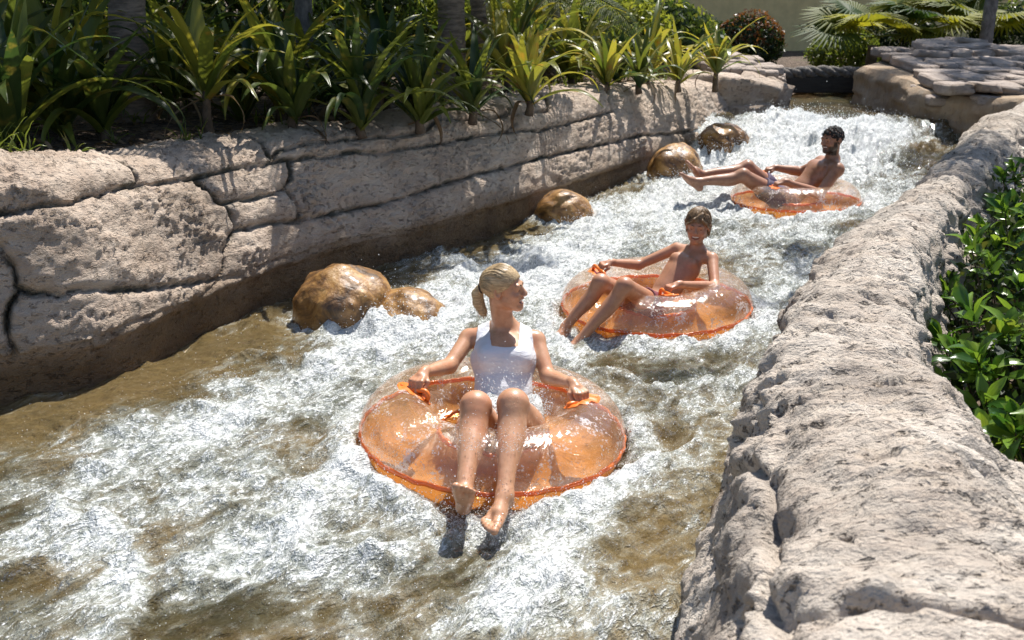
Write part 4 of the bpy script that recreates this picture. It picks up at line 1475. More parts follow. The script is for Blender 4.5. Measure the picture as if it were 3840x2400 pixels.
# ---- the woman in the white swimsuit
def build_woman():
    pel, neck = np.array([-0.045, 4.22, 0.02]), np.array([-0.037, 4.595, 0.425])
    shR, shL = np.array([-0.213, 4.62, 0.375]), np.array([0.118, 4.58, 0.378])
    elR, wrR = np.array([-0.300, 4.46, 0.290]), np.array([-0.405, 4.255, 0.335])
    elL, wrL = np.array([0.172, 4.42, 0.250]), np.array([0.280, 4.205, 0.300])
    hipR, knR, anR = np.array([-0.150, 4.17, 0.06]), np.array([-0.152, 3.86, 0.335]), np.array([-0.190, 3.50, 0.122])
    hipL, knL, anL = np.array([0.065, 4.17, 0.06]), np.array([0.005, 3.845, 0.352]), np.array([-0.030, 3.50, 0.112])
    f = Field((-0.58, 3.22, -0.16), (0.46, 4.82, 0.80), 0.0047)
    Rt, L = torso(f, pel, neck, shR, shL, (0.03, -1.0, 0.3), 'woman')
    suit_v = f.v.copy()
    arm(f, shR, elR, wrR, 0.042, 0.035, 0.0235)
    arm(f, shL, elL, wrL, 0.042, 0.035, 0.0235)
    leg(f, hipR, knR, anR, 0.106, 0.064, 0.062, 0.033)
    leg(f, hipL, knL, anL, 0.106, 0.064, 0.062, 0.033)
    HR = add_hand(f, wrR, (-0.35, -0.75, -0.20), (0.15, 0.1, -1), 1)
    HL = add_hand(f, wrL, (0.40, -0.75, -0.25), (-0.15, 0.1, -1), -1)
    add_foot(f, anR, anR + np.array([0.05, -0.60, 0.78]), (0.0, -0.8, -0.57), 1.08, 1)
    add_foot(f, anL, anL + np.array([-0.34, -0.93, 0.0]), (0.0, 0.1, -1.0), 1.06, -1)
    o, s = np.array([-0.040, 4.555, 0.648]), 1.0
    Rh = frame((0.965, -0.24, 0.05), (-0.12, 0.06, 1))
    f.cone(neck - np.array([0, 0, 0.02]), o + Rh @ np.array([0, 0.022, -0.05]), 0.054, 0.051, 0.035)
    add_head(f, Rh, o, s)
    base = (-0.045, 4.22, 0.0)
    root = finish_person('laughing blond woman in a white swimsuit riding the foremost tube, head turned aside', 'woman', f, Rh, o, s, MSKIN_W, base)
    # swimsuit
    f.setframe(Rt, pel, 1.0)
    x, y, z = f.local((slice(None),) * 3)
    ax_ = np.abs(x - 0.0)
    front = smooth(0.03, -0.03, y)
    top = 0.415 + (0.30 + 0 * x) * smooth(0.060, 0.084, ax_) * 1.0 - 0.29 * smooth(0.112, 0.150, ax_)
    top = np.where(y > 0.02, top - 0.06 * smooth(0.058, 0.03, ax_), top)
    m = (z - top) * 0.5
    v = np.maximum(suit_v - 0.0065, m.astype(np.float32))
    low = (-0.16 + 0.9 * ax_) - z
    v = np.maximum(v, (low * 0.7).astype(np.float32))
    P, Fq = f.net(v)
    f.setframe()
    link('swimsuit', make_mesh('swimsuit', P, Fq, MSUIT), root)
    face_parts(root, Rh, o, s, MBROW_W)

    def tail(g):
        g.chain([(0, 0.095, 0.005), (0, 0.118, -0.005), (0.0, 0.132, -0.030), (0.002, 0.128, -0.075), (0.0, 0.110, -0.115), (0.0, 0.10, -0.135)],
                [0.022, 0.020, 0.027, 0.028, 0.021, 0.008], 0.010)
    hr = hair_cap(root, Rh, o, s, MHAIR_W, 0.0085, (0.59, 0.81, -0.080, 0.056), 0.0045, tail)
    rnd = random.Random(9)
    paths = []
    for k in range(170):
        a = rnd.uniform(-1.75, 1.75)
        d0 = np.array([math.sin(a) * 0.95, -0.78 * math.cos(a) + 0.05, 0.30 + 0.25 * math.cos(a)]) if abs(a) < 1.2 else np.array([math.sin(a), -0.25 * math.cos(a) + 0.25, rnd.uniform(-0.5, 0.35)])
        d0 = d0 + np.array([rnd.uniform(-.05, .05), rnd.uniform(-.05, .05), rnd.uniform(-.05, .05)])
        d1 = np.array([0, 1.0, -0.30])
        g_ = 0.0075 + rnd.uniform(0, 0.004)
        paths.append([on_skull(d0 * (1 - t) + d1 * t + np.array([0, 0, 0.5 * math.sin(math.pi * t) * (0.5 + 0.5 * math.cos(a))]), g_ - (0.004 if t == 0 else 0)) for t in (0, 0.25, 0.5, 0.75, 1.0)])
    comb(hr, Rh, o, s, MHAIR_W, paths, 0.0016)
    # loose strands of the ponytail
    rnd = random.Random(3)
    strands = []
    for k in range(46):
        a, r = rnd.uniform(0, 6.28), rnd.uniform(0.008, 0.026)
        pts = [np.array([r * 0.6 * math.cos(a), 0.118, 0.0]), np.array([r * math.cos(a), 0.134 + r * 0.7 * math.sin(a), -0.035]),
               np.array([r * 1.1 * math.cos(a), 0.128 + r * math.sin(a), -0.08]), np.array([r * 0.9 * math.cos(a) + rnd.uniform(-.006, .006), 0.110 + r * math.sin(a), -0.118 - rnd.uniform(0, 0.035)])]
        path, _ = catmull(pts, 9)
        vv, ff = tube_mesh([o + Rh @ q for q in path], np.linspace(0.0032, 0.001, 9), 4)
        strands.append((vv, ff))
    vv, ff = pieces(strands)
    link('ponytail', make_mesh('ponytail', vv, ff, MHAIR_W, attrs={'strand': ((vv - o) @ Rh)[:, [0, 2, 1]]}), hr)
    th = np.linspace(0, 2 * np.pi, 20)
    ring = [o + Rh @ np.array([0.0225 * math.cos(t), 0.112 + 0.006 * math.sin(t), -0.001 + 0.0225 * math.sin(t)]) for t in th]
    vv, ff = tube_mesh(ring, 0.0055, 6, cap=False)
    link('hair_tie', make_mesh('hair_tie', vv, ff, MTIE), hr)
    rebase(root, base)
    return root, (wrR, HR, wrL, HL)


# ---- the boy in the middle tube
def build_boy():
    pel, neck = np.array([0.885, 6.065, 0.06]), np.array([1.190, 6.285, 0.372])
    shR, shL = np.array([1.085, 6.385, 0.380]), np.array([1.285, 6.19, 0.362])
    elR, wrR = np.array([0.835, 6.36, 0.275]), np.array([0.640, 6.235, 0.325])
    elL, wrL = np.array([1.270, 5.985, 0.235]), np.array([1.010, 5.815, 0.300])
    hipR, knR, anR = np.array([0.835, 6.125, 0.08]), np.array([0.535, 5.74, 0.335]), np.array([0.335, 5.745, 0.045])
    hipL, knL, anL = np.array([0.930, 6.00, 0.08]), np.array([0.665, 5.63, 0.345]), np.array([0.400, 5.56, 0.030])
    anR = np.array([0.322, 5.70, 0.065])
    f = Field((0.05, 5.25, -0.14), (1.46, 6.62, 0.72), 0.0058)
    face_dir = (-0.70, -0.70, 0.3)
    Rt, L = torso(f, pel, neck, shR, shL, face_dir, 'boy')
    arm(f, shR, elR, wrR, 0.038, 0.031, 0.022)
    arm(f, shL, elL, wrL, 0.038, 0.031, 0.022)
    leg(f, hipR, knR, anR, 0.074, 0.049, 0.047, 0.028)
    leg(f, hipL, knL, anL, 0.074, 0.049, 0.047, 0.028)
    HR = add_hand(f, wrR, (-0.85, -0.40, -0.10), (-0.1, 0.15, -1), 1, 0.88)
    HL = add_hand(f, wrL, (-0.85, -0.35, -0.15), (0.1, 0.1, -1), -1, 0.88)
    add_foot(f, anR, anR + np.array([-0.10, -0.16, -0.03]), (0.0, 0.2, -1), 0.88, 1)
    add_foot(f, anL, anL + np.array([-0.15, -0.10, -0.005]), (0.0, 0.2, -1), 0.88, -1)
    o, s = np.array([1.195, 6.265, 0.562]), 0.97
    Rh = frame((-0.30, -0.93, -0.08), (0.05, 0.02, 1))
    f.cone(neck - np.array([0, 0, 0.02]), o + Rh @ np.array([0, 0.02, -0.05]), 0.041, 0.041, 0.025)
    add_head(f, Rh, o, s)
    base = (0.885, 6.065, 0.0)
    root = finish_person('smiling boy with wet brown hair in maroon shorts, riding the middle tube', 'boy', f, Rh, o, s, MSKIN_B, base)
    cut_shorts(f, [(hipR, knR, 0.076, 0.049, 0.45), (hipL, knL, 0.076, 0.049, 0.45)], 0.012, (0.122, 0.092, 0.10, 0.075), Rt, pel, 0.0075, MSHORT_B, root, base)
    face_parts(root, Rh, o, s, MBROW_W)

    def fringe(g):
        for sx, zz, rr in ((-1, -0.03, 0.017), (1, -0.045, 0.018)):
            g.chain([(sx * 0.060, -0.02, 0.075), (sx * 0.079, -0.022, 0.035), (sx * 0.081, 0.018, 0.0), (sx * 0.074, 0.045, zz - 0.03)], [0.012, 0.008, 0.009, 0.006], 0.012)
        g.chain([(0.03, -0.05, 0.10), (-0.02, -0.088, 0.068), (-0.058, -0.074, 0.030), (-0.072, -0.050, 0.005)], [0.006, 0.006, 0.005, 0.003], 0.012)
        g.chain([(0.03, -0.05, 0.10), (0.035, -0.085, 0.062), (0.062, -0.062, 0.038), (0.074, -0.042, 0.01)], [0.006, 0.005, 0.004, 0.003], 0.012)
        for xx in (-0.05, -0.025, 0, 0.025, 0.05):
            g.chain([(xx, 0.085, 0.0), (xx, 0.088, -0.05), (xx * 1.05, 0.075, -0.095 - 0.012 * math.sin(xx * 300))], [0.022, 0.016, 0.006], 0.012)
    hr = hair_cap(root, Rh, o, s, MHAIR_B, 0.009, (0.50, 0.86, -0.088, 0.046), 0.005, fringe, 0.003)
    rnd = random.Random(19)
    paths = []
    for k in range(260):
        a = rnd.uniform(0, 6.28)
        d0 = np.array([0.25 + rnd.uniform(-.15, .15), 0.1 + rnd.uniform(-.2, .2), 1.0])
        frontal = max(0.0, -math.cos(a))
        e = np.array([math.sin(a) * 0.95, math.cos(a) * 0.95, 0.42 * frontal - 0.45 * (1 - frontal) + rnd.uniform(-0.15, 0.12)])
        g_ = 0.008 + rnd.uniform(0, 0.006)
        q = [on_skull(d0 * (1 - t) + e * t + np.array([-0.35 * frontal * math.sin(math.pi * t), 0, 0.25 * math.sin(math.pi * t)]), g_) for t in (0, 0.3, 0.6, 0.85, 1.0)]
        if math.cos(a) > 0.2:
            q.append(q[-1] + np.array([rnd.uniform(-.006, .006), -0.004, -0.03 - 0.03 * rnd.random()]))
        paths.append(q)
    comb(hr, Rh, o, s, MHAIR_B, paths, 0.0030)
    rebase(root, base)
    return root, (wrR, HR, wrL, HL)


# ---- the bearded man in the farthest tube
def build_man():
    pel, neck = np.array([2.625, 9.42, 0.06]), np.array([3.045, 9.50, 0.430])
    shR, shL = np.array([3.005, 9.665, 0.405]), np.array([3.055, 9.335, 0.395])
    elR, wrR = np.array([2.850, 9.78, 0.300]), np.array([2.585, 9.745, 0.345])
    elL, wrL = np.array([2.865, 9.17, 0.195]), np.array([2.520, 9.12, 0.320])
    hipR, knR, anR = np.array([2.58, 9.52, 0.10]), np.array([2.255, 9.50, 0.390]), np.array([1.815, 9.41, 0.335])
    hipL, knL, anL = np.array([2.58, 9.33, 0.10]), np.array([2.165, 9.27, 0.350]), np.array([1.750, 9.23, 0.300])
    f = Field((1.40, 8.92, -0.14), (3.32, 9.95, 0.86), 0.0068)
    Rt, L = torso(f, pel, neck, shR, shL, (-0.95, -0.18, 0.3), 'man')
    arm(f, shR, elR, wrR, 0.058, 0.046, 0.030)
    arm(f, shL, elL, wrL, 0.058, 0.046, 0.030)
    leg(f, hipR, knR, anR, 0.098, 0.064, 0.062, 0.038)
    leg(f, hipL, knL, anL, 0.098, 0.064, 0.062, 0.038)
    HR = add_hand(f, wrR, (-1.0, -0.05, -0.15), (0, 0.1, -1), 1, 1.08)
    HL = add_hand(f, wrL, (-1.0, 0.05, -0.20), (0, 0.1, -1), -1, 1.08)
    add_foot(f, anR, anR + np.array([-0.105, -0.03, 0.155]), (-0.83, -0.25, -0.5), 1.15, 1)
    add_foot(f, anL, anL + np.array([-0.13, 0.02, 0.10]), (-0.7, -0.2, -0.7), 1.12, -1)
    o, s = np.array([3.030, 9.48, 0.655]), 1.12
    Rh = frame((-0.86, -0.50, -0.04), (0.06, 0.05, 1))
    f.cone(neck - np.array([0, 0, 0.02]), o + Rh @ np.array([0, 0.022, -0.05]), 0.060, 0.060, 0.03)
    add_head(f, Rh, o, s, man=True)
    base = (2.625, 9.42, 0.0)
    root = finish_person('laughing bearded man with short black hair and raised bare feet in the rear tube', 'man', f, Rh, o, s, MSKIN_M, base, beard=True)
    cut_shorts(f, [(hipR, knR, 0.101, 0.066, 0.55), (hipL, knL, 0.101, 0.066, 0.55)], 0.014, (0.160, 0.12, 0.12, 0.09), Rt, pel, 0.009, MSHORT_M, root, base)
    face_parts(root, Rh, o, s, MBROW_D, brow_r=0.0038)

    def sides(g):
        for sx in (-1, 1):
            g.chain([(sx * 0.068, -0.022, 0.045), (sx * 0.075, -0.016, 0.012)], [0.014, 0.008], 0.01)
    hair_cap(root, Rh, o, s, MHAIR_M, 0.004, (0.52, 0.85, -0.088, 0.052), 0.005, sides, 0.014)
    rebase(root, base)
    return root, (wrR, HR, wrL, HL)


woman, grip_w = build_woman()
boy, grip_b = build_boy()
man, grip_m = build_man()
# ------------------------------------------------------------------ inflatable tubes
def mat_vinyl(name, trans, solid, opacity, rough=0.06, wet=False):
    m = Mat(name)
    p = m.pos()
    n = m.noise(p, 6.0, 4, 0.6, 0.6)
    w = m.noise(p, 26.0, 3, 0.6, 0.5)
    nrm = m.bump(m.math('ADD', n, m.math('MULTIPLY', w, 0.35)), 0.5, 0.03)
    tr = m.node('ShaderNodeBsdfTransparent', {'Color': trans}).outputs[0]
    df = m.node('ShaderNodeBsdfDiffuse', {'Color': solid, 'Normal': nrm}).outputs[0]
    tl = m.node('ShaderNodeBsdfTranslucent', {'Color': solid, 'Normal': nrm}).outputs[0]
    op = m.mapr(n, 0.3, 0.7, opacity * 0.7, min(1.0, opacity * 1.3))
    if wet:                                     # droplets and films of white water lying on the vinyl
        d1 = m.noise(p, 9.0, 4, 0.65, 1.0)
        d2 = m.noise(p, 85.0, 3, 0.65, 0.4)
        wh = m.mapr(m.math('ADD', m.math('MULTIPLY', d1, 1.1), m.math('MULTIPLY', d2, 0.9)), 1.06, 1.20)
        op = m.math('MAXIMUM', op, m.math('MULTIPLY', wh, 0.75))
        df = m.node('ShaderNodeBsdfDiffuse', {'Color': m.mix(wh, solid, (0.88, 0.88, 0.88)), 'Normal': nrm}).outputs[0]
    b = m.mixs(op, tr, m.mixs(0.35, df, tl))
    gl = m.node('ShaderNodeBsdfGlossy', {'Color': (1, 1, 1), 'Roughness': rough, 'Normal': nrm}).outputs[0]
    fc = m.node('ShaderNodeLayerWeight', {'Blend': 0.5, 'Normal': nrm}).outputs['Facing']
    fr = m.math('ADD', 0.06, m.math('MULTIPLY', m.math('POWER', fc, 3.0), 0.55))       # a thin film reflects the same from both sides
    return m.done(m.mixs(fr, b, gl))


MCLEAR = mat_vinyl('clear_vinyl', (1.0, 0.96, 0.91), (1.0, 0.74, 0.50), 0.14, 0.07, True)
MORANGE = mat_vinyl('orange_vinyl', (1.0, 0.66, 0.30), (1.0, 0.46, 0.12), 0.70, 0.16)
MSEAM = mat_vinyl('seam_vinyl', (1.0, 0.5, 0.2), (0.95, 0.26, 0.04), 0.8, 0.15)
MHANDLE = mat_plain('orange_handle', (0.85, 0.20, 0.025), 0.35, None, 0.12, coat=0.3)


def swim_tube(centre, tilt, label, grips, Rc=0.425, r=0.178):
    root = empty('swim_tube', centre)
    root.rotation_euler = tilt
    tag(root, label, 'swim tube', 'orange and clear tubes on the rapids')
    M = root.matrix_basis.copy()
    nth, nph = 144, 22
    th = np.linspace(0, 2 * np.pi, nth, endpoint=False)

    def shell(a0, a1, name, mat):
        ph = np.linspace(a0, a1, nph)
        TH, PH = np.meshgrid(th, ph, indexing='ij')
        pk = 0.013 * np.cos(PH) ** 8                                      # puckers along the inner and outer weld
        rr = r * (1 + pk * 1.6 * np.sin(TH * 37 + 2 * np.sin(TH * 5)) + 0.02 * np.sin(TH * 3 + 1) * np.sin(PH))
        flat = 0.93
        X = (Rc + rr * np.cos(PH)) * np.cos(TH)
        Y = (Rc + rr * np.cos(PH)) * np.sin(TH)
        Z = rr * np.sin(PH) * flat
        G = np.stack([X, Y, Z], -1)
        V = G.reshape(-1, 3)
        i = np.arange(nth)
        k = (i + 1) % nth
        j = np.arange(nph - 1)
        Fq = np.stack([i[:, None] * nph + j, k[:, None] * nph + j, k[:, None] * nph + j + 1, i[:, None] * nph + j + 1], -1).reshape(-1, 4)
        return link(name, make_mesh(name, V, Fq, mat), root)
    shell(-0.10, math.pi + 0.10, 'upper_shell', MCLEAR)
    shell(-math.pi + 0.10, -0.10, 'lower_shell', MORANGE)
    for rad, nm in ((Rc + r * math.cos(0.1), 'outer_seam'), (Rc - r * math.cos(0.1), 'inner_seam')):
        t2 = np.linspace(0, 2 * np.pi, 181)
        wob = 0.003 * np.sin(t2 * 37)
        path = np.stack([(rad + wob) * np.cos(t2), (rad + wob) * np.sin(t2), -r * 0.93 * math.sin(0.1) + 0.003 * np.sin(t2 * 23)], 1)
        V, Fq = tube_mesh(path, 0.0075, 6, flat=1.6, cap=False)
        link(nm, make_mesh(nm, V, Fq, MSEAM), root)
    Minv = M.inverted()
    for (wr, R, s) in grips:
        bar = Minv @ Vector(wr + s * (R @ np.array([0.0, 0.098, 0.030])))
        ax = (Minv.to_3x3() @ Vector(R[:, 0])).normalized()
        # the patch on the tube under the hand
        az = math.atan2(bar.y, bar.x)
        rad = math.hypot(bar.x, bar.y)
        ang = math.atan2(bar.z, rad - Rc)
        ang = max(0.35, min(math.pi - 0.35, ang))

        def on(azd, an, lift):
            return np.array([(Rc + (r * 1.0 + lift) * math.cos(an)) * math.cos(azd), (Rc + (r * 1.0 + lift) * math.cos(an)) * math.sin(azd), (r * 0.93 + lift) * math.sin(an)])
        tang = Vector((-math.sin(az), math.cos(az), 0))
        merid = (Vector(on(az, ang + 0.05, 0)) - Vector(on(az, ang - 0.05, 0))).normalized()
        ca, cb = ax.dot(tang), ax.dot(merid)
        nrm_ = math.hypot(ca, cb) or 1.0
        ca, cb = ca / nrm_, cb / nrm_
        Rr = Rc + r * math.cos(ang)

        def surf(u_, v_, lift):          # u_ along the bar, v_ across it (metres on the tube)
            a_, m_ = u_ * ca - v_ * cb, u_ * cb + v_ * ca
            return on(az + a_ / Rr, ang + m_ / r, lift)
        n1, n2 = 25, 13
        G = np.empty((n1, n2, 3))
        for i, a in enumerate(np.linspace(-1, 1, n1)):
            w = 0.030 + 0.016 * math.cos(a * 5.5) ** 2
            w *= math.sqrt(max(0.02, 1 - abs(a) ** 6))
            for j, b in enumerate(np.linspace(-1, 1, n2)):
                G[i, j] = surf(a * 0.098, b * w, 0.0045 - 0.003 * b ** 4 + 0.002 * math.sin(a * 9 + b * 4))
        link('handle_patch', make_mesh('handle_patch', G.reshape(-1, 3), grid_quads(n1, n2), MHANDLE), root)
        p0, p1 = surf(-0.072, 0, 0.004), surf(0.072, 0, 0.004)
        b0, b1 = np.array(bar - ax * 0.052), np.array(bar + ax * 0.052)
        up = np.array(bar) - (p0 + p1) / 2
        path, _ = catmull([p0, p0 * 0.45 + b0 * 0.55 - np.array(ax) * 0.012, b0, np.array(bar), b1, p1 * 0.45 + b1 * 0.55 + np.array(ax) * 0.012, p1], 26)
        V, Fq = tube_mesh(path, 0.0115, 10)
        link('handle', make_mesh('handle', V, Fq, MHANDLE), root)
    return root


swim_tube((-0.087, 4.171, 0.105), (0.03, 0.035, 0.4), 'clear topped orange swim tube carrying the woman in the white swimsuit',
          [(grip_w[0], grip_w[1], 1.0), (grip_w[2], grip_w[3], 1.0)])
swim_tube((0.924, 6.112, 0.105), (-0.02, -0.02, 1.4), 'clear topped orange swim tube carrying the smiling boy',
          [(grip_b[0], grip_b[1], 0.88), (grip_b[2], grip_b[3], 0.88)])
swim_tube((2.706, 9.417, 0.105), (0.0, 0.03, 2.1), 'clear topped orange swim tube carrying the bearded man',
          [(grip_m[0], grip_m[1], 1.08), (grip_m[2], grip_m[3], 1.08)])
# ------------------------------------------------------------------ plants
def mat_leaf(name, a, b, c_, gloss=0.35, transl=0.45, vein=0.0):
    """a leaf: colours a (dark) to b (light) by plant piece, c_ = dry or yellow patches"""
    m = Mat(name)
    r = m.node('ShaderNodeObjectInfo').outputs['Random']
    p = m.pos()
    n = m.noise(p, 7.0, 3, 0.6)
    col = m.mix(m.mapr(r, 0.1, 0.95, typ='LINEAR'), a, b)
    col = m.mix(m.math('MULTIPLY', m.mapr(n, 0.56, 0.7), 0.55), col, c_)
    st = m.noise(m.vmath('MULTIPLY', m.objco(), (240, 4, 4)), 1.0, 2, 0.5)
    col = m.mix(m.mapr(st, 0.35, 0.65, 0, 0.25), col, a)
    bs = m.principled(Base_Color=col, Roughness=gloss, Specular_IOR_Level=0.45, Normal=m.bump(st, 0.25, 0.004))
    tl = m.node('ShaderNodeBsdfTranslucent', {'Color': m.mix(0.5, col, m.mix(1.0, col, (1.7, 1.5, 0.5), 'MULTIPLY'))}).outputs[0]
    return m.done(m.mixs(transl, bs, tl))


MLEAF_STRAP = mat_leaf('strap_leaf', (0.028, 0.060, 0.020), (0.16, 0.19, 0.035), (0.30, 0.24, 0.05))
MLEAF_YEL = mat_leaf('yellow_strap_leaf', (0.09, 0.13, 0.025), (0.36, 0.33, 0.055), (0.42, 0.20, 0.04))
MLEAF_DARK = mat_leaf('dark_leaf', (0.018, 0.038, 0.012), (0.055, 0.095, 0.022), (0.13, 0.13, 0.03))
MLEAF_RED = mat_leaf('coppery_leaf', (0.10, 0.05, 0.018), (0.32, 0.10, 0.03), (0.42, 0.17, 0.04))
MLEAF_SHRUB = mat_leaf('glossy_leaf', (0.04, 0.11, 0.018), (0.22, 0.36, 0.045), (0.30, 0.36, 0.06), gloss=0.22, transl=0.4)
MLEAF_FAN = mat_leaf('fan_leaf', (0.04, 0.085, 0.02), (0.32, 0.32, 0.03), (0.40, 0.34, 0.05), gloss=0.6)
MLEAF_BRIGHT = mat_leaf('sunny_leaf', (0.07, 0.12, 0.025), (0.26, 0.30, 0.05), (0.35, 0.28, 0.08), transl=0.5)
MDRY = mat_leaf('dry_leaf', (0.13, 0.085, 0.05), (0.30, 0.22, 0.14), (0.22, 0.10, 0.05), gloss=0.8, transl=0.2)
MTRUNK = mat_plain('palm_bark', (0.20, 0.155, 0.12), 0.9, 0.8, 0.4, scale=3.0, stretch=(3, 3, 14))
MTRUNK_G = mat_plain('grey_bark', (0.13, 0.12, 0.115), 0.9, 0.7, 0.4, scale=5.0, stretch=(4, 4, 2))
MSTEM = mat_plain('brown_stem', (0.10, 0.07, 0.045), 0.9, 0.7, 0.4, scale=14.0)


def strap_leaf(length, width, rise, droop, twist, mat, seed, kink=None):
    """a strap leaf starting at the origin, leaving along +y and up; folded along the midrib"""
    n = 15
    t = np.linspace(0, 1, n)
    ang = rise - droop * t ** 1.7
    if kink:
        ang = ang - kink[1] * smooth(kink[0] - 0.06, kink[0] + 0.06, t)
    ds = length / (n - 1)
    y = np.r_[0, np.cumsum(np.cos(ang[:-1]) * ds)]
    z = np.r_[0, np.cumsum(np.sin(ang[:-1]) * ds)]
    x = 0.03 * length * np.sin(t * 3 + seed) * t
    w = width * np.clip(np.sin(np.pi * np.clip(0.10 + 0.90 * t ** 0.85, 0, 1)) ** 0.75, 0.03, 1) * (1 - 0.25 * t)
    fold = 0.55 * (1 - 0.6 * t)
    nx = -np.sin(ang)
    nz = np.cos(ang)
    V = np.empty((n, 5, 3))
    for j, a in enumerate((-1, -0.5, 0, 0.5, 1)):
        tw = twist * t
        off = w * 0.5 * a
        lift = np.abs(a) * w * 0.5 * fold + 0.004 * np.sin(t * 17 + a * 3 + seed) * np.abs(a)
        V[:, j, 0] = x + off * np.cos(tw)
        V[:, j, 1] = y + nx * lift + off * np.sin(tw) * 0.6
        V[:, j, 2] = z + nz * lift + off * np.sin(tw) * 0.6
    return make_mesh('leaf', V.reshape(-1, 3), grid_quads(n, 5), mat)


def leaf_set(mat):
    L = []
    spec = [(0.75, 0.052, 1.35, 0.45, 0.2, None), (0.80, 0.058, 1.25, 0.9, -0.3, None), (0.85, 0.050, 1.1, 1.5, 0.4, None), (0.78, 0.055, 0.95, 1.9, -0.2, None),
            (0.70, 0.060, 1.2, 0.3, 0.5, (0.62, 1.7)), (0.82, 0.048, 0.85, 2.3, 0.1, None), (0.60, 0.062, 1.42, 0.25, 0.0, None), (0.72, 0.054, 0.6, 1.6, -0.4, None),
            (0.76, 0.050, 1.3, 0.5, 0.3, (0.72, 1.2)), (0.66, 0.056, 1.05, 0.55, -0.5, None)]
    for i, (a, b, c_, d, e, k) in enumerate(spec):
        L.append(strap_leaf(a, b * 1.6, c_, d, e, mat, i * 1.7, k))
    return L


LEAVES = {'dark': leaf_set(MLEAF_STRAP), 'yel': leaf_set(MLEAF_YEL)}
DRYLEAF = [strap_leaf(0.5, 0.045, 0.2, 2.4, 0.6, MDRY, 31, (0.3, 0.6)), strap_leaf(0.42, 0.04, -0.3, 1.2, 0.4, MDRY, 33)]
ORD = ['first', 'second', 'third', 'fourth', 'fifth', 'sixth', 'seventh', 'eighth', 'ninth', 'tenth', 'eleventh', 'twelfth', 'thirteenth', 'fourteenth', 'fifteenth']


def rosette(pos, size, n, kind, stem, seed, label, group, spread=1.0):
    rnd = random.Random(seed)
    root = empty('strap_leaf_plant', pos)
    tag(root, label, 'plant', group)
    h = stem
    pts = [(0, 0, -0.06), (rnd.uniform(-.02, .02), rnd.uniform(-.02, .02), h * 0.5), (0, 0, h + 0.05)]
    path, _ = catmull(pts, 10)
    V, Fq = tube_mesh(path, np.linspace(0.038, 0.024, 10) * (0.7 + 0.4 * size), 8)
    V[:, :2] *= (1 + 0.15 * fbm(V * 40, 2, seed))[:, None]
    link('stem', make_mesh('stem', V, Fq, MSTEM), root)
    for i in range(n):
        f = i / max(1, n - 1)                      # 0 = innermost, upright
        if f < 0.2:
            k = rnd.choice((0, 6, 1, 8))
        elif f < 0.65:
            k = rnd.choice((1, 2, 4, 9, 2, 3))
        else:
            k = rnd.choice((3, 5, 7, 3, 2))
        o = link('leaf', LEAVES[kind][k], root)
        sc = size * rnd.uniform(0.8, 1.2)
        o.scale = (sc * rnd.uniform(0.9, 1.25), sc * spread, sc)
        o.rotation_euler = (rnd.uniform(-0.12, 0.12), rnd.uniform(-0.15, 0.15), i * 2.4 + rnd.uniform(-0.4, 0.4))
        o.location = (0, 0, h + 0.045 - 0.09 * f)
    for i in range(rnd.choice((1, 2, 2))):
        o = link('dead_leaf', DRYLEAF[i % 2], root)
        o.rotation_euler = (0, 0, rnd.uniform(0, 6.28))
        o.location = (0, 0, h)
        o.scale = (size,) * 3
    return root


ROW1 = [(-3.02, 6.05, 1.25, 20, 'dark', 0.04), (-2.95, 6.60, 1.15, 18, 'dark', 0.03), (-2.72, 6.68, 1.0, 18, 'dark', 0.05), (-2.12, 7.05, 0.95, 13, 'yel', 0.26),
        (-1.58, 7.30, 0.92, 19, 'dark', 0.10), (-1.12, 7.50, 1.0, 20, 'dark', 0.03), (-0.72, 7.88, 0.95, 20, 'dark', 0.03), (-0.33, 8.42, 0.95, 20, 'dark', 0.03),
        (0.15, 8.98, 0.95, 17, 'yel', 0.05), (1.02, 11.0, 0.85, 17, 'yel', 0.04), (1.42, 11.35, 0.85, 18, 'dark', 0.04), (1.98, 12.1, 0.85, 16, 'yel', 0.06), (2.55, 12.75, 0.95, 18, 'yel', 0.18)]
NOTE1 = ['with the longest leaves, at the end of the row nearest the camera', 'beside the long-leaved one, leaves drooping to the wall', 'dark and dense, below the thick palm trunk',
         'yellow-green and sparse, alone on a bare brown stem', 'dark, on a short reddish stem above the smallest wall blocks', 'dark, with a dead brown leaf hanging down', 'dark, with long leaves reaching the wall edge',
         'dark, in front of the pair of palm trunks', 'yellow-tipped, at the wall edge where the sunlight begins', 'sunlit and yellow, beside the hanging palm frond', 'small dark and bushy between two yellow ones',
         'orange-yellow, third from the end of the wall', 'sunlit and tall on a thick stem, at the far end of the wall']


def bank_z(x, y):
    d = (gbk[..., 0] - x) ** 2 + (gbk[..., 1] - y) ** 2
    return float(gbk.reshape(-1, 3)[int(np.argmin(d)), 2])


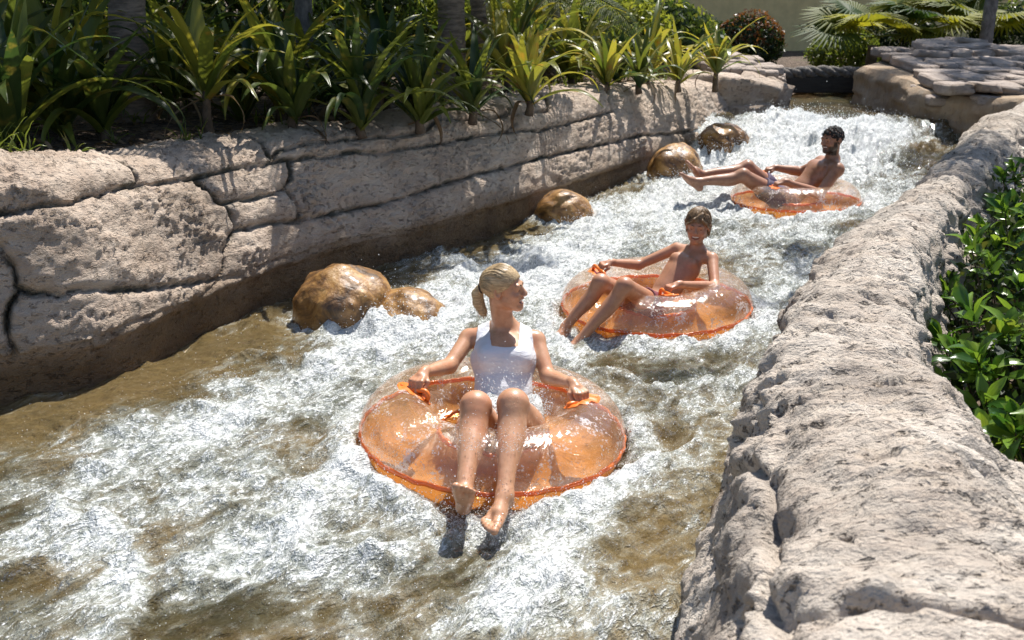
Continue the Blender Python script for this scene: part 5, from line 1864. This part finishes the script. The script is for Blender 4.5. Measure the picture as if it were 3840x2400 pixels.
for i, (x, y, sz, n, kd, st) in enumerate(ROW1):
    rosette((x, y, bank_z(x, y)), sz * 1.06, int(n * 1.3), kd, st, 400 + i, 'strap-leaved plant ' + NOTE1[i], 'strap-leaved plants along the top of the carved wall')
rnd = random.Random(11)
k = 0
for row, (off, cnt) in enumerate(((0.75, 13), (1.6, 13), (2.7, 12))):
    for j in range(cnt):
        f = (j + 0.5 + rnd.uniform(-0.3, 0.3)) / cnt
        bx = np.interp(f, np.linspace(0, 1, len(ROW1)), [r[0] for r in ROW1]) - 0.80 * off
        by = np.interp(f, np.linspace(0, 1, len(ROW1)), [r[1] for r in ROW1]) + 0.60 * off
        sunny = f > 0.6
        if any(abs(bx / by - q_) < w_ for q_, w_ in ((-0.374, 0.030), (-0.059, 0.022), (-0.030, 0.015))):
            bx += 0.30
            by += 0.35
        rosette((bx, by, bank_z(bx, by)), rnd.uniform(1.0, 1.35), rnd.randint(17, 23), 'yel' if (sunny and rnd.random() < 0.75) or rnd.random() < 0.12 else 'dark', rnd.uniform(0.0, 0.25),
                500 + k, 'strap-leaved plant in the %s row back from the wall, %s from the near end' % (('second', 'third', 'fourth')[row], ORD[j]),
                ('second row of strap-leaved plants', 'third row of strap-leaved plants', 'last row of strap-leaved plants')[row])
        k += 1


# ---- palms
def pinnate_frond(seed, L=1.9, n=34):
    rnd = random.Random(seed)
    parts = []
    t = np.linspace(0, 1, 16)
    ang = 0.75 - 1.5 * t
    y = np.r_[0, np.cumsum(np.cos(ang[:-1]) * L / 15)]
    z = np.r_[0, np.cumsum(np.sin(ang[:-1]) * L / 15)]
    path = np.stack([0 * t, y, z], 1)
    parts.append(tube_mesh(path, np.linspace(0.022, 0.004, 16), 6))
    for i in range(n):
        f = 0.12 + 0.88 * i / (n - 1)
        p = np.array([0, np.interp(f, t, y), np.interp(f, t, z)])
        a = float(np.interp(f, t, ang))
        ll = 0.55 * math.sin(math.pi * min(1, 0.25 + 0.72 * f)) + 0.06
        for sx in (-1, 1):
            d = unit([sx * 0.95, 0.55 * math.cos(a) + 0.15, 0.55 * math.sin(a) - 0.10 + rnd.uniform(-.08, .08)])
            side = unit(np.cross(d, [0, 0, 1]))
            w = 0.017
            q = [p - side * w * 0.4, p + side * w * 0.4, p + d * ll * 0.45 + side * w, p + d * ll * 0.45 - side * w,
                 p + d * ll + np.array([0, 0, -0.22 * ll]) + side * 0.002, p + d * ll + np.array([0, 0, -0.22 * ll]) - side * 0.002]
            parts.append((q, [(0, 1, 2, 3), (3, 2, 4, 5)]))
    V, Fq = pieces(parts)
    return make_mesh('frond', V, Fq, MLEAF_FAN)


FRONDS = [pinnate_frond(1), pinnate_frond(2, 2.1, 38)]


def palm(pos, r, height, label, seed, n=15, lean=(0, 0), fl=1.0, mat=None, extra=()):
    rnd = random.Random(seed)
    root = empty('palm_tree', pos)
    tag(root, label, 'palm tree', 'palm trees in the planted bed')
    nn = int(height / 0.045)
    t = np.linspace(0, 1, nn)
    path = np.stack([lean[0] * t ** 1.5, lean[1] * t ** 1.5, -0.15 + t * height], 1)
    rr = r * (1 - 0.35 * t) * (1 + 0.35 * np.exp(-t * height / 0.18)) * (1 + 0.022 * np.sin(np.arange(nn) * 2.1) + 0.02 * np.sin(np.arange(nn) * 0.55))
    V, Fq = tube_mesh(path, rr, 22)
    V[:, :2] += 0.012 * np.stack([fbm(V * 7, 3, seed), fbm(V * 7 + 5, 3, seed + 1)], 1)
    link('trunk', make_mesh('trunk', V, Fq, mat or MTRUNK), root)
    for i in range(n):
        o = link('frond', FRONDS[i % 2], root)
        o.location = (lean[0], lean[1], height - 0.2 + 0.1 * (i % 3))
        o.rotation_euler = (rnd.uniform(-0.75, 0.45), rnd.uniform(-0.2, 0.2), i * 2.4 + rnd.uniform(-0.2, 0.2))
        o.scale = (fl * rnd.uniform(0.9, 1.15),) * 3
    for (loc, rot, sc) in extra:
        o = link('frond', FRONDS[1], root)
        o.location = loc
        o.rotation_euler = rot
        o.scale = (sc,) * 3
    return root


palm((-2.90, 7.75, 1.1), 0.15, 2.9, 'thickest palm trunk, rising behind the darkest strap-leaved plants', 21, 14, (0.1, 0.3), 0.9)
palm((-0.60, 10.1, 1.05), 0.15, 2.7, 'stouter one of the pair of palm trunks standing close together', 22, 15, (0.05, 0.2), 1.0)
palm((-0.33, 11.15, 1.05), 0.11, 2.8, 'slimmer one of the pair of palm trunks standing close together', 23, 11, (-0.1, 0.2), 0.85)
palm((0.50, 12.9, 0.95), 0.10, 2.4, 'slim palm with a yellow-green frond hanging into the sunlight', 24, 8, (0.1, 0.1), 0.7, None,
     [((0.25, -0.5, 0.95), (-0.55, 0.2, 3.9), 0.55), ((0.2, -0.3, 0.9), (-0.35, -0.1, 2.6), 0.55)])
palm((-5.2, 8.6, 1.1), 0.14, 3.0, 'palm whose crown shades the near end of the planted bed', 26, 18, (0.1, 0.0), 1.2)
palm((-1.9, 9.4, 1.1), 0.09, 2.6, 'slim dark palm among the back rows of strap-leaved plants', 27, 16, (0.1, 0.1), 1.1, MTRUNK_G)


palm((5.15, 8.1, 0.3), 0.12, 3.7, 'palm leaning in over the rounded wall beyond the shrubs', 28, 13, (-1.35, 0.15), 0.8, MTRUNK_G)


# ---- fan palms
def fan_blade(seed, rad=0.62, n=30):
    rnd = random.Random(seed)
    parts = []
    path = np.stack([0 * np.linspace(0, 1, 8), np.linspace(-0.55, 0, 8), -0.05 * np.linspace(1, 0, 8) ** 2], 1)
    parts.append(tube_mesh(path, np.linspace(0.013, 0.009, 8), 6))
    for i in range(n):
        a = -2.35 + 4.7 * i / (n - 1)
        L = rad * (0.72 + 0.28 * math.cos(a * 0.55)) * rnd.uniform(0.94, 1.04)
        da = 4.7 / (n - 1) * 0.5
        dirc = lambda an, r_, zz: np.array([math.sin(an) * r_, math.cos(an) * r_, zz])
        z1, z2 = 0.10 * L, 0.02 * L - 0.10 * L * rnd.uniform(0.3, 1.5)
        ridge = 0.022
        q = [dirc(a - da, 0.03, 0), dirc(a, 0.03, 0.004), dirc(a + da, 0.03, 0),
             dirc(a - da, L * 0.55, z1), dirc(a, L * 0.55, z1 + ridge), dirc(a + da, L * 0.55, z1),
             dirc(a - da * 0.12, L, z2), dirc(a, L, z2 + 0.004), dirc(a + da * 0.12, L, z2)]
        parts.append((q, [(0, 3, 4, 1), (1, 4, 5, 2), (3, 6, 7, 4), (4, 7, 8, 5)]))
    V, Fq = pieces(parts)
    return make_mesh('fan_leaf', V, Fq, MLEAF_FAN, smooth_=False)


FANS = [fan_blade(1), fan_blade(2, 0.7, 34), fan_blade(3, 0.55, 28)]


def fan_palm(pos, label, leaves, seed, stem=0.35):
    root = empty('fan_palm', pos)
    tag(root, label, 'fan palm', 'fan palms behind the rock pier')
    path = np.stack([np.zeros(8), np.zeros(8), np.linspace(-0.1, stem, 8)], 1)
    V, Fq = tube_mesh(path, np.linspace(0.11, 0.08, 8) * (1 + 0.1 * np.sin(np.arange(8) * 2.0)), 12)
    link('stem', make_mesh('stem', V, Fq, MSTEM), root)
    rnd = random.Random(seed)
    for i, (az, el, dist, sc) in enumerate(leaves):
        o = link('fan_leaf', FANS[i % 3], root)
        d = Vector((math.cos(az) * math.cos(el), math.sin(az) * math.cos(el), math.sin(el)))
        o.location = Vector((0, 0, stem)) + d * dist
        o.rotation_euler = (el * 0.8 - 0.25, rnd.uniform(-0.4, 0.4), az - math.pi / 2)
        o.scale = (sc,) * 3
    return root


def fan_ring(seed, n, lo, hi):
    rnd = random.Random(seed)
    return [(i * 2.4 + rnd.uniform(-0.3, 0.3), lo + (hi - lo) * ((i * 0.618) % 1), rnd.uniform(0.5, 0.8), rnd.uniform(0.85, 1.15)) for i in range(n)]


fan_palm((6.4, 18.3, 0.62), 'fan palm with broad yellow-green leaves overhanging the bridge', [(3.0, 0.55, 0.75, 1.15), (3.4, 0.25, 0.8, 1.1), (2.7, 0.9, 0.7, 1.1)] + fan_ring(1, 9, 0.25, 1.2), 31, 0.45)
fan_palm((7.45, 18.5, 0.65), 'dark green fan palm in the middle of the group', fan_ring(2, 12, 0.3, 1.3), 32, 0.5)
fan_palm((8.3, 18.9, 0.65), 'fan palm behind the bare grey trunk', fan_ring(3, 12, 0.3, 1.3), 33, 0.5)
palm((8.05, 17.55, 0.6), 0.115, 5.0, 'bare grey trunk standing at the back of the rock pier', 34, 13, (0.1, 0.2), 1.1, MTRUNK_G)


# ---- bushes of small leaves
def leaf_cloud(n, radii, seed, size, shell=0.55, flat_base=True):
    r = np.random.RandomState(seed)
    d = r.normal(size=(n, 3))
    d /= np.linalg.norm(d, axis=1, keepdims=True)
    lump = 1 + 0.22 * fbm(d * 2.2 + seed, 3, seed)
    rad = (shell + (1 - shell) * r.rand(n)) ** 0.7
    P = d * (rad * lump)[:, None] * np.array(radii)
    if flat_base:
        P[:, 2] = np.where(P[:, 2] < -radii[2] * 0.75, -radii[2] * 0.75 + 0.1 * r.rand(n), P[:, 2])
    nrm = d + 0.9 * r.normal(size=(n, 3))
    nrm /= np.linalg.norm(nrm, axis=1, keepdims=True)
    a = np.cross(nrm, r.normal(size=(n, 3)))
    a /= np.linalg.norm(a, axis=1, keepdims=True)
    b = np.cross(nrm, a)
    s_ = size * (0.6 + 0.8 * r.rand(n))[:, None]
    V = np.stack([P - a * s_, P + b * s_ * 0.42 + nrm * s_ * 0.12, P + a * s_, P - b * s_ * 0.42 + nrm * s_ * 0.12], 1).reshape(-1, 3)
    return V, np.arange(4 * n).reshape(-1, 4)


def bush(pos, radii, n, size, mat, seed, label, group, mat2=None, part2=0.0):
    root = empty('bush', pos)
    tag(root, label, 'bush', group)
    V, Fq = leaf_cloud(n, radii, seed, size)
    V[:, 2] += radii[2] * 0.8
    o = link('foliage', make_mesh('foliage', V, Fq, mat, smooth_=False), root)
    o['kind'] = 'stuff'
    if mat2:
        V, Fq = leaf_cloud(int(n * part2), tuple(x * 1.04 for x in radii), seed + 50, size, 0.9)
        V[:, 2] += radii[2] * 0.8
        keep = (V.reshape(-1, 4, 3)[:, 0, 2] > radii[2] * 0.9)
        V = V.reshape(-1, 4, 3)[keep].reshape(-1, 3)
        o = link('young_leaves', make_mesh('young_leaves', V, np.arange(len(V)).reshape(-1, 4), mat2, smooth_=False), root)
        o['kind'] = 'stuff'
    rnd = random.Random(seed)
    for j in range(4):
        a = rnd.uniform(0, 6.28)
        path, _ = catmull([(0, 0, -0.1), (0.2 * radii[0] * math.cos(a), 0.2 * radii[1] * math.sin(a), radii[2] * 0.5), (0.6 * radii[0] * math.cos(a), 0.6 * radii[1] * math.sin(a), radii[2] * 1.2)], 8)
        v, f = tube_mesh(path, np.linspace(0.03, 0.008, 8), 6)
        link('branch', make_mesh('branch', v, f, MSTEM), root)
    return root


bush((4.25, 18.6, 0.5), (0.62, 0.5, 0.62), 5200, 0.042, MLEAF_DARK, 71, 'rounded dark bush with coppery young leaves behind the rock end', 'bushes behind the bridge', MLEAF_RED, 0.35)
bush((3.6, 19.4, 0.5), (0.6, 0.5, 0.6), 3500, 0.045, MLEAF_DARK, 72, 'dark bush next to the coppery one, behind the sunlit plant', 'bushes behind the bridge')
bush((6.25, 19.3, 0.5), (0.75, 0.5, 0.45), 4000, 0.045, MLEAF_BRIGHT, 73, 'low sunlit green bush under the overhanging fan palm', 'bushes behind the bridge')
bush((7.4, 20.0, 0.5), (0.9, 0.5, 0.7), 4500, 0.05, MLEAF_DARK, 74, 'dark bush filling in behind the middle fan palm', 'bushes behind the bridge')
bush((9.3, 18.8, 0.5), (1.0, 0.7, 0.75), 6000, 0.045, MLEAF_DARK, 75, 'large dark bush to the side of the bare grey trunk', 'bushes behind the bridge', MLEAF_BRIGHT, 0.2)
bush((10.9, 18.2, 0.5), (1.0, 0.7, 0.75), 4500, 0.045, MLEAF_DARK, 76, 'dark bush at the edge of the picture past the grey trunk', 'bushes behind the bridge')
rnd = random.Random(5)
spots = [(-6.4, 9.6, 1.5, 0), (-5.0, 10.4, 1.3, 0), (-3.9, 11.2, 1.4, 0), (-2.8, 11.9, 1.3, 0), (-1.9, 12.9, 1.3, 0), (-0.9, 13.6, 0.9, 1), (-0.1, 14.3, 0.85, 1), (0.7, 14.9, 0.8, 1), (1.5, 15.6, 0.8, 1), (2.2, 16.3, 0.75, 0),
         (2.9, 18.0, 0.8, 1), (1.8, 18.6, 1.3, 0), (0.4, 17.6, 1.3, 0), (-1.2, 16.6, 1.3, 0), (-2.9, 15.4, 1.5, 0), (-4.8, 14.0, 1.5, 0)]
names = ['tall dark bush at the near end behind the bed', 'tall dark bush behind the thickest palm trunk', 'dark bush just beyond the thickest palm trunk', 'dark bush behind the plant on the bare stem', 'dark bush left of the pair of palm trunks',
         'sunlit yellow-green bush showing between the pair of palm trunks', 'bright sunlit bush beside the slimmer palm trunk', 'bright bush behind the hanging frond', 'sunlit bush behind the orange-yellow plant', 'dark bush behind the last sunlit plants',
         'bright bush close to the coppery one', 'tall dark bush at the rear, near the pale building', 'tall dark bush at the rear, behind the hanging frond', 'tall dark bush at the rear, behind the pair of palm trunks', 'tall dark bush at the rear, far behind the bare-stemmed plant', 'tall dark bush at the rear, far behind the thickest trunk']
for i, (x, y, s_, br) in enumerate(spots):
    bush((x, y, 0.9 if y < 16.5 else 0.5), (0.95, 0.6, s_ * 0.75), 3600, 0.06, MLEAF_BRIGHT if br else MLEAF_DARK, 80 + i, names[i], 'bushes behind the planted bed', MLEAF_BRIGHT if not br else None, 0.12)

# ---- pale building behind
MSTUCCO = mat_plain('pale_stucco', (0.74, 0.56, 0.27), 0.9, 0.3, 0.1, scale=4)
bld = empty('building', (9, 27, 0.4))
tag(bld, 'pale yellow stucco building behind the fan palms', 'building')
bm = bmesh.new()
bmesh.ops.create_cube(bm, size=1.0)
bmesh.ops.scale(bm, vec=(15, 4, 5), verts=bm.verts[:])
bmesh.ops.bevel(bm, geom=bm.edges[:], offset=0.04, segments=2, affect='EDGES')
me = bpy.data.meshes.new('wall')
bm.to_mesh(me)
bm.free()
me.materials.append(MSTUCCO)
o = link('wall', me, bld)
o.location = (0, 2, 2.5)
bm = bmesh.new()
bmesh.ops.create_cube(bm, size=1.0)
bmesh.ops.scale(bm, vec=(15.4, 4.4, 0.35), verts=bm.verts[:])
me = bpy.data.meshes.new('cornice')
bm.to_mesh(me)
bm.free()
me.materials.append(MSTUCCO)
o = link('cornice', me, bld)
o.location = (0, 2, 5.1)


# ---- glossy shrubs beside the camera wall: every leaf its own piece
def oval_leaf(seed, L=0.082, W=0.034):
    n = 7
    t = np.linspace(0, 1, n)
    w = W * np.sin(np.pi * np.clip(t, 0.02, 0.985) ** 1.35) ** 0.8
    V = np.empty((n, 3, 3))
    for j, a in enumerate((-1, 0, 1)):
        V[:, j, 0] = a * w * 0.5
        V[:, j, 1] = t * L
        V[:, j, 2] = abs(a) * w * 0.28 - L * (0.05 + 0.12 * seed) * t ** 2 * 2 + 0.002 * np.sin(t * 9 + a + seed)
    return make_mesh('leaf', V.reshape(-1, 3), grid_quads(n, 3), MLEAF_SHRUB)


OVALS = [oval_leaf(0.2), oval_leaf(0.8, 0.075, 0.036), oval_leaf(1.5, 0.09, 0.032), oval_leaf(-0.5, 0.06, 0.03)]


def glossy_shrub(pos, radii, twigs, seed, label, scale=1.0):
    rnd = random.Random(seed)
    root = empty('leafy_shrub', pos)
    tag(root, label, 'shrub', 'glossy shrubs behind the rounded wall')
    stems = []
    for k in range(twigs):
        a = rnd.uniform(0, 6.28)
        rr = math.sqrt(rnd.random())
        tip = Vector((radii[0] * rr * math.cos(a), radii[1] * rr * math.sin(a), radii[2] * (1 - 0.55 * rr * rr) * rnd.uniform(0.72, 1.08)))
        out = Vector((tip.x / radii[0], tip.y / radii[1], 0.9)).normalized()
        out = (out + Vector((rnd.uniform(-.4, .4), rnd.uniform(-.4, .4), rnd.uniform(-.2, .3)))).normalized()
        path, _ = catmull([np.array(tip) * np.array([0.15, 0.15, 0.0]), np.array(tip) * np.array([0.6, 0.6, 0.5]), np.array(tip)], 7)
        stems.append(tube_mesh(path, np.linspace(0.008, 0.003, 7), 5, cap=False))
        q0 = out.to_track_quat('Y', 'Z')
        m = rnd.randint(8, 11)
        for i in range(m):
            o = link('leaf', OVALS[rnd.randrange(4)], root)
            f = i / m
            spin = Quaternion(out, i * 2.4)
            lean = Quaternion((1, 0, 0), -(0.15 + 1.15 * f) + rnd.uniform(-.2, .2))
            o.rotation_mode = 'QUATERNION'
            o.rotation_quaternion = spin @ q0 @ lean
            o.location = tip - out * (0.085 * f)
            o.scale = (scale * rnd.uniform(0.8, 1.2),) * 3
    V, Fq = pieces(stems)
    link('twigs', make_mesh('twigs', V, Fq, MSTEM), root)
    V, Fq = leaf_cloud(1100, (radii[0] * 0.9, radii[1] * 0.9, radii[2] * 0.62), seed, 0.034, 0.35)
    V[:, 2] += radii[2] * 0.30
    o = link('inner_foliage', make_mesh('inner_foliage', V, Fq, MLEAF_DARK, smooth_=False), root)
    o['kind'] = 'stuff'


SHR = [((1.72, 2.05, 0.28), (0.36, 0.42, 0.50), 25, 'shrub nearest the camera, its leaves largest, beyond the wall'),
       ((1.82, 2.75, 0.28), (0.36, 0.42, 0.56), 26, 'second glossy shrub up the wall from the camera'),
       ((2.00, 3.58, 0.28), (0.40, 0.42, 0.60), 26, 'third glossy shrub, beside the widest bend of the rounded wall'),
       ((2.42, 4.40, 0.28), (0.42, 0.45, 0.70), 26, 'fourth glossy shrub, leaning out over the wall'),
       ((2.88, 5.25, 0.28), (0.42, 0.45, 0.78), 26, 'fifth glossy shrub, by the leaf-shaded stretch of wall'),
       ((3.36, 6.15, 0.28), (0.42, 0.5, 0.84), 24, 'farthest glossy shrub, where the wall top turns away'),
       ((2.45, 2.9, 0.28), (0.45, 0.6, 0.60), 20, 'glossy shrub set back behind the front ones, near the camera'),
       ((3.1, 4.0, 0.28), (0.5, 0.6, 0.7), 20, 'glossy shrub set back behind the front ones, farther up')]
for i, (p, r_, n, lb) in enumerate(SHR):
    glossy_shrub((p[0] - 0.06, p[1], p[2]), r_, n, 900 + i, lb, 1.45 if i < 3 else 1.3)

# ---- low seedlings and grass tufts between the plants
TUFT = [strap_leaf(0.20, 0.016, 1.2, 1.2, 0.3, MLEAF_BRIGHT, 3), strap_leaf(0.16, 0.02, 0.9, 1.5, -0.3, MLEAF_STRAP, 5), strap_leaf(0.24, 0.014, 1.35, 0.8, 0.2, MLEAF_STRAP, 8)]
rnd = random.Random(77)
parts_v, parts_f, nv_ = [], [], 0
tv = []
for m_ in TUFT:
    a_ = np.empty(len(m_.vertices) * 3, np.float32)
    m_.vertices.foreach_get('co', a_)
    tv.append(a_.reshape(-1, 3).astype(float))
tf = grid_quads(15, 5)
for k in range(210):
    i0 = rnd.randrange(gbk.shape[0])
    k0 = int(rnd.random() ** 1.6 * 22)
    c_ = gbk[i0, k0] + np.array([rnd.uniform(-.08, .08), rnd.uniform(-.08, .08), 0.0])
    for j in range(rnd.randint(3, 7)):
        a_ = rnd.uniform(0, 6.28)
        s_ = rnd.uniform(0.5, 1.1)
        R_ = np.array([[math.cos(a_), -math.sin(a_), 0], [math.sin(a_), math.cos(a_), 0], [0, 0, 1]])
        parts_v.append(tv[rnd.randrange(3)] @ R_.T * s_ + c_)
        parts_f.append(tf + nv_)
        nv_ += 75
o = link('ground_cover', make_mesh('ground_cover', np.vstack(parts_v), np.vstack(parts_f), MLEAF_BRIGHT))
tag(o, 'low grass and seedlings sprouting between the strap-leaved plants', 'ground cover', kind='stuff')

# ---- litter on the bed
r = np.random.RandomState(8)
N = 4200
ii = r.randint(0, gbk.shape[0] - 1, N)
kk = (r.rand(N) ** 1.3 * 26).astype(int)
base = gbk[ii, kk] + np.c_[r.normal(0, 0.06, N), r.normal(0, 0.06, N), 0.012 + 0.02 * r.rand(N)]
a = r.rand(N) * 6.28
s_ = 0.018 + 0.045 * r.rand(N) ** 2
u_ = np.stack([np.cos(a), np.sin(a), r.normal(0, 0.3, N)], 1) * s_[:, None]
w_ = np.stack([-np.sin(a), np.cos(a), r.normal(0, 0.3, N)], 1) * (s_ * (0.15 + 0.35 * r.rand(N)))[:, None]
V = np.stack([base - u_, base + w_ + [0, 0, 0.006], base + u_, base - w_ + [0, 0, 0.006]], 1).reshape(-1, 3)
o = link('leaf_litter', make_mesh('leaf_litter', V, np.arange(4 * N).reshape(-1, 4), MDRY, smooth_=False))
tag(o, 'dry brown leaves and chips strewn over the planted bed', 'leaf litter', kind='stuff')
# ------------------------------------------------------------------ spray droplets and white stand-ins for sun glints
r = np.random.RandomState(4)
pts, rad = [], []
wf = np.clip(wfoam, 0, 1)
# droplets on the surface; these white bits also stand in for sun glints
prob = (0.10 + 0.9 * smooth(0.05, 0.6, wf)) / (1 + 0.10 * np.maximum(0, wxy[:, 1] - 4)) * (wxy[:, 1] < 15.0) * (wxy[:, 1] > 2.3)
area = np.interp(wxy @ FLOW, av, np.gradient(av))
prob = prob * area
prob /= prob.sum()
N = 44000
k = r.choice(len(wxy), N, p=prob)
h = r.exponential(0.006 + 0.020 * wf[k] ** 2 + 0.02 * smooth(8, 12, wxy[k, 1]) * wf[k])
dist_s = np.maximum(1.0, wxy[k, 1] / 4.5)
pts.append(np.c_[wxy[k] + r.normal(0, 0.008, (N, 2)), wz[k] + h])
rad.append((0.0011 + 0.0018 * r.rand(N) ** 2) * dist_s ** 0.8)


def burst(c_, spread, height, n, size, lean=(0, 0)):
    t = r.exponential(1.0, n)
    a = r.rand(n) * 6.28
    q = np.sqrt(r.rand(n))
    z = height * t * (1 - 0.6 * q)
    pts.append(np.stack([c_[0] + spread[0] * q * np.cos(a) + lean[0] * z, c_[1] + spread[1] * q * np.sin(a) + lean[1] * z, c_[2] + z], 1))
    rad.append(size * (0.35 + 0.65 * r.rand(n) ** 2))


for (c_, sp, h_, n, sz) in [((-0.72, 5.75, 0.02), (0.35, 0.22), 0.09, 2200, 0.0045), ((0.75, 8.5, 0.02), (0.35, 0.25), 0.08, 1600, 0.005), ((2.0, 10.5, 0.02), (0.35, 0.3), 0.10, 1500, 0.006),
                            ((2.6, 12.0, 0.05), (0.5, 0.35), 0.12, 1800, 0.007), ((3.9, 12.9, 0.2), (0.8, 0.6), 0.12, 3000, 0.008), ((3.3, 12.6, 0.05), (0.9, 0.7), 0.10, 2500, 0.007),
                            ((-0.03, 4.22, 0.16), (0.22, 0.17), 0.07, 2600, 0.0038), ((-0.62, 3.85, 0.02), (0.18, 0.28), 0.06, 1500, 0.003), ((-0.1, 3.55, 0.0), (0.5, 0.12), 0.06, 1800, 0.003), ((-0.05, 3.98, 0.15), (0.22, 0.10), 0.06, 1000, 0.0034), ((-0.11, 3.42, 0.0), (0.22, 0.12), 0.07, 1100, 0.0034),
                            ((0.33, 5.6, 0.0), (0.2, 0.15), 0.05, 700, 0.0038), ((-0.17, 3.72, 0.27), (0.08, 0.16), 0.03, 450, 0.0024), ((-0.01, 3.70, 0.27), (0.08, 0.16), 0.03, 450, 0.0024), ((-1.3, 4.75, 0.02), (0.5, 0.2), 0.05, 1200, 0.0032), ((1.75, 9.3, 0.1), (0.25, 0.2), 0.10, 500, 0.005)]:
    burst(c_, sp, h_, n, sz)
for (x, y) in TUBES:            # thrown up round the tubes
    n = 2600
    a = r.rand(n) * 6.28
    q = 0.60 + np.abs(r.normal(0, 0.09, n))
    d = max(1.0, y / 4.5)
    pts.append(np.stack([x + q * np.cos(a), y + q * np.sin(a), 0.02 + r.exponential(0.035, n)], 1))
    rad.append((0.0010 + 0.0022 * r.rand(n) ** 2) * d ** 0.8)
P = np.vstack(pts)
R_ = np.concatenate(rad)
n = len(P)
dirs = np.array([[1, 0, 0], [-1, 0, 0], [0, 1, 0], [0, -1, 0], [0, 0, 1.0], [0, 0, -1]])
jit = r.normal(0, 0.25, (n, 6, 3))
V = (P[:, None] + R_[:, None, None] * (dirs[None] + jit)).reshape(-1, 3)
T = np.array([[0, 2, 4], [2, 1, 4], [1, 3, 4], [3, 0, 4], [2, 0, 5], [1, 2, 5], [3, 1, 5], [0, 3, 5]])
Fq = (np.arange(n)[:, None, None] * 6 + T[None]).reshape(-1, 3)
o = link('spray_and_glints', make_mesh('spray_and_glints', V, Fq, MSPRAY_GLINT))
tag(o, 'white spray thrown up over the rapids, with white bits standing in for sun glints', 'spray', kind='stuff')
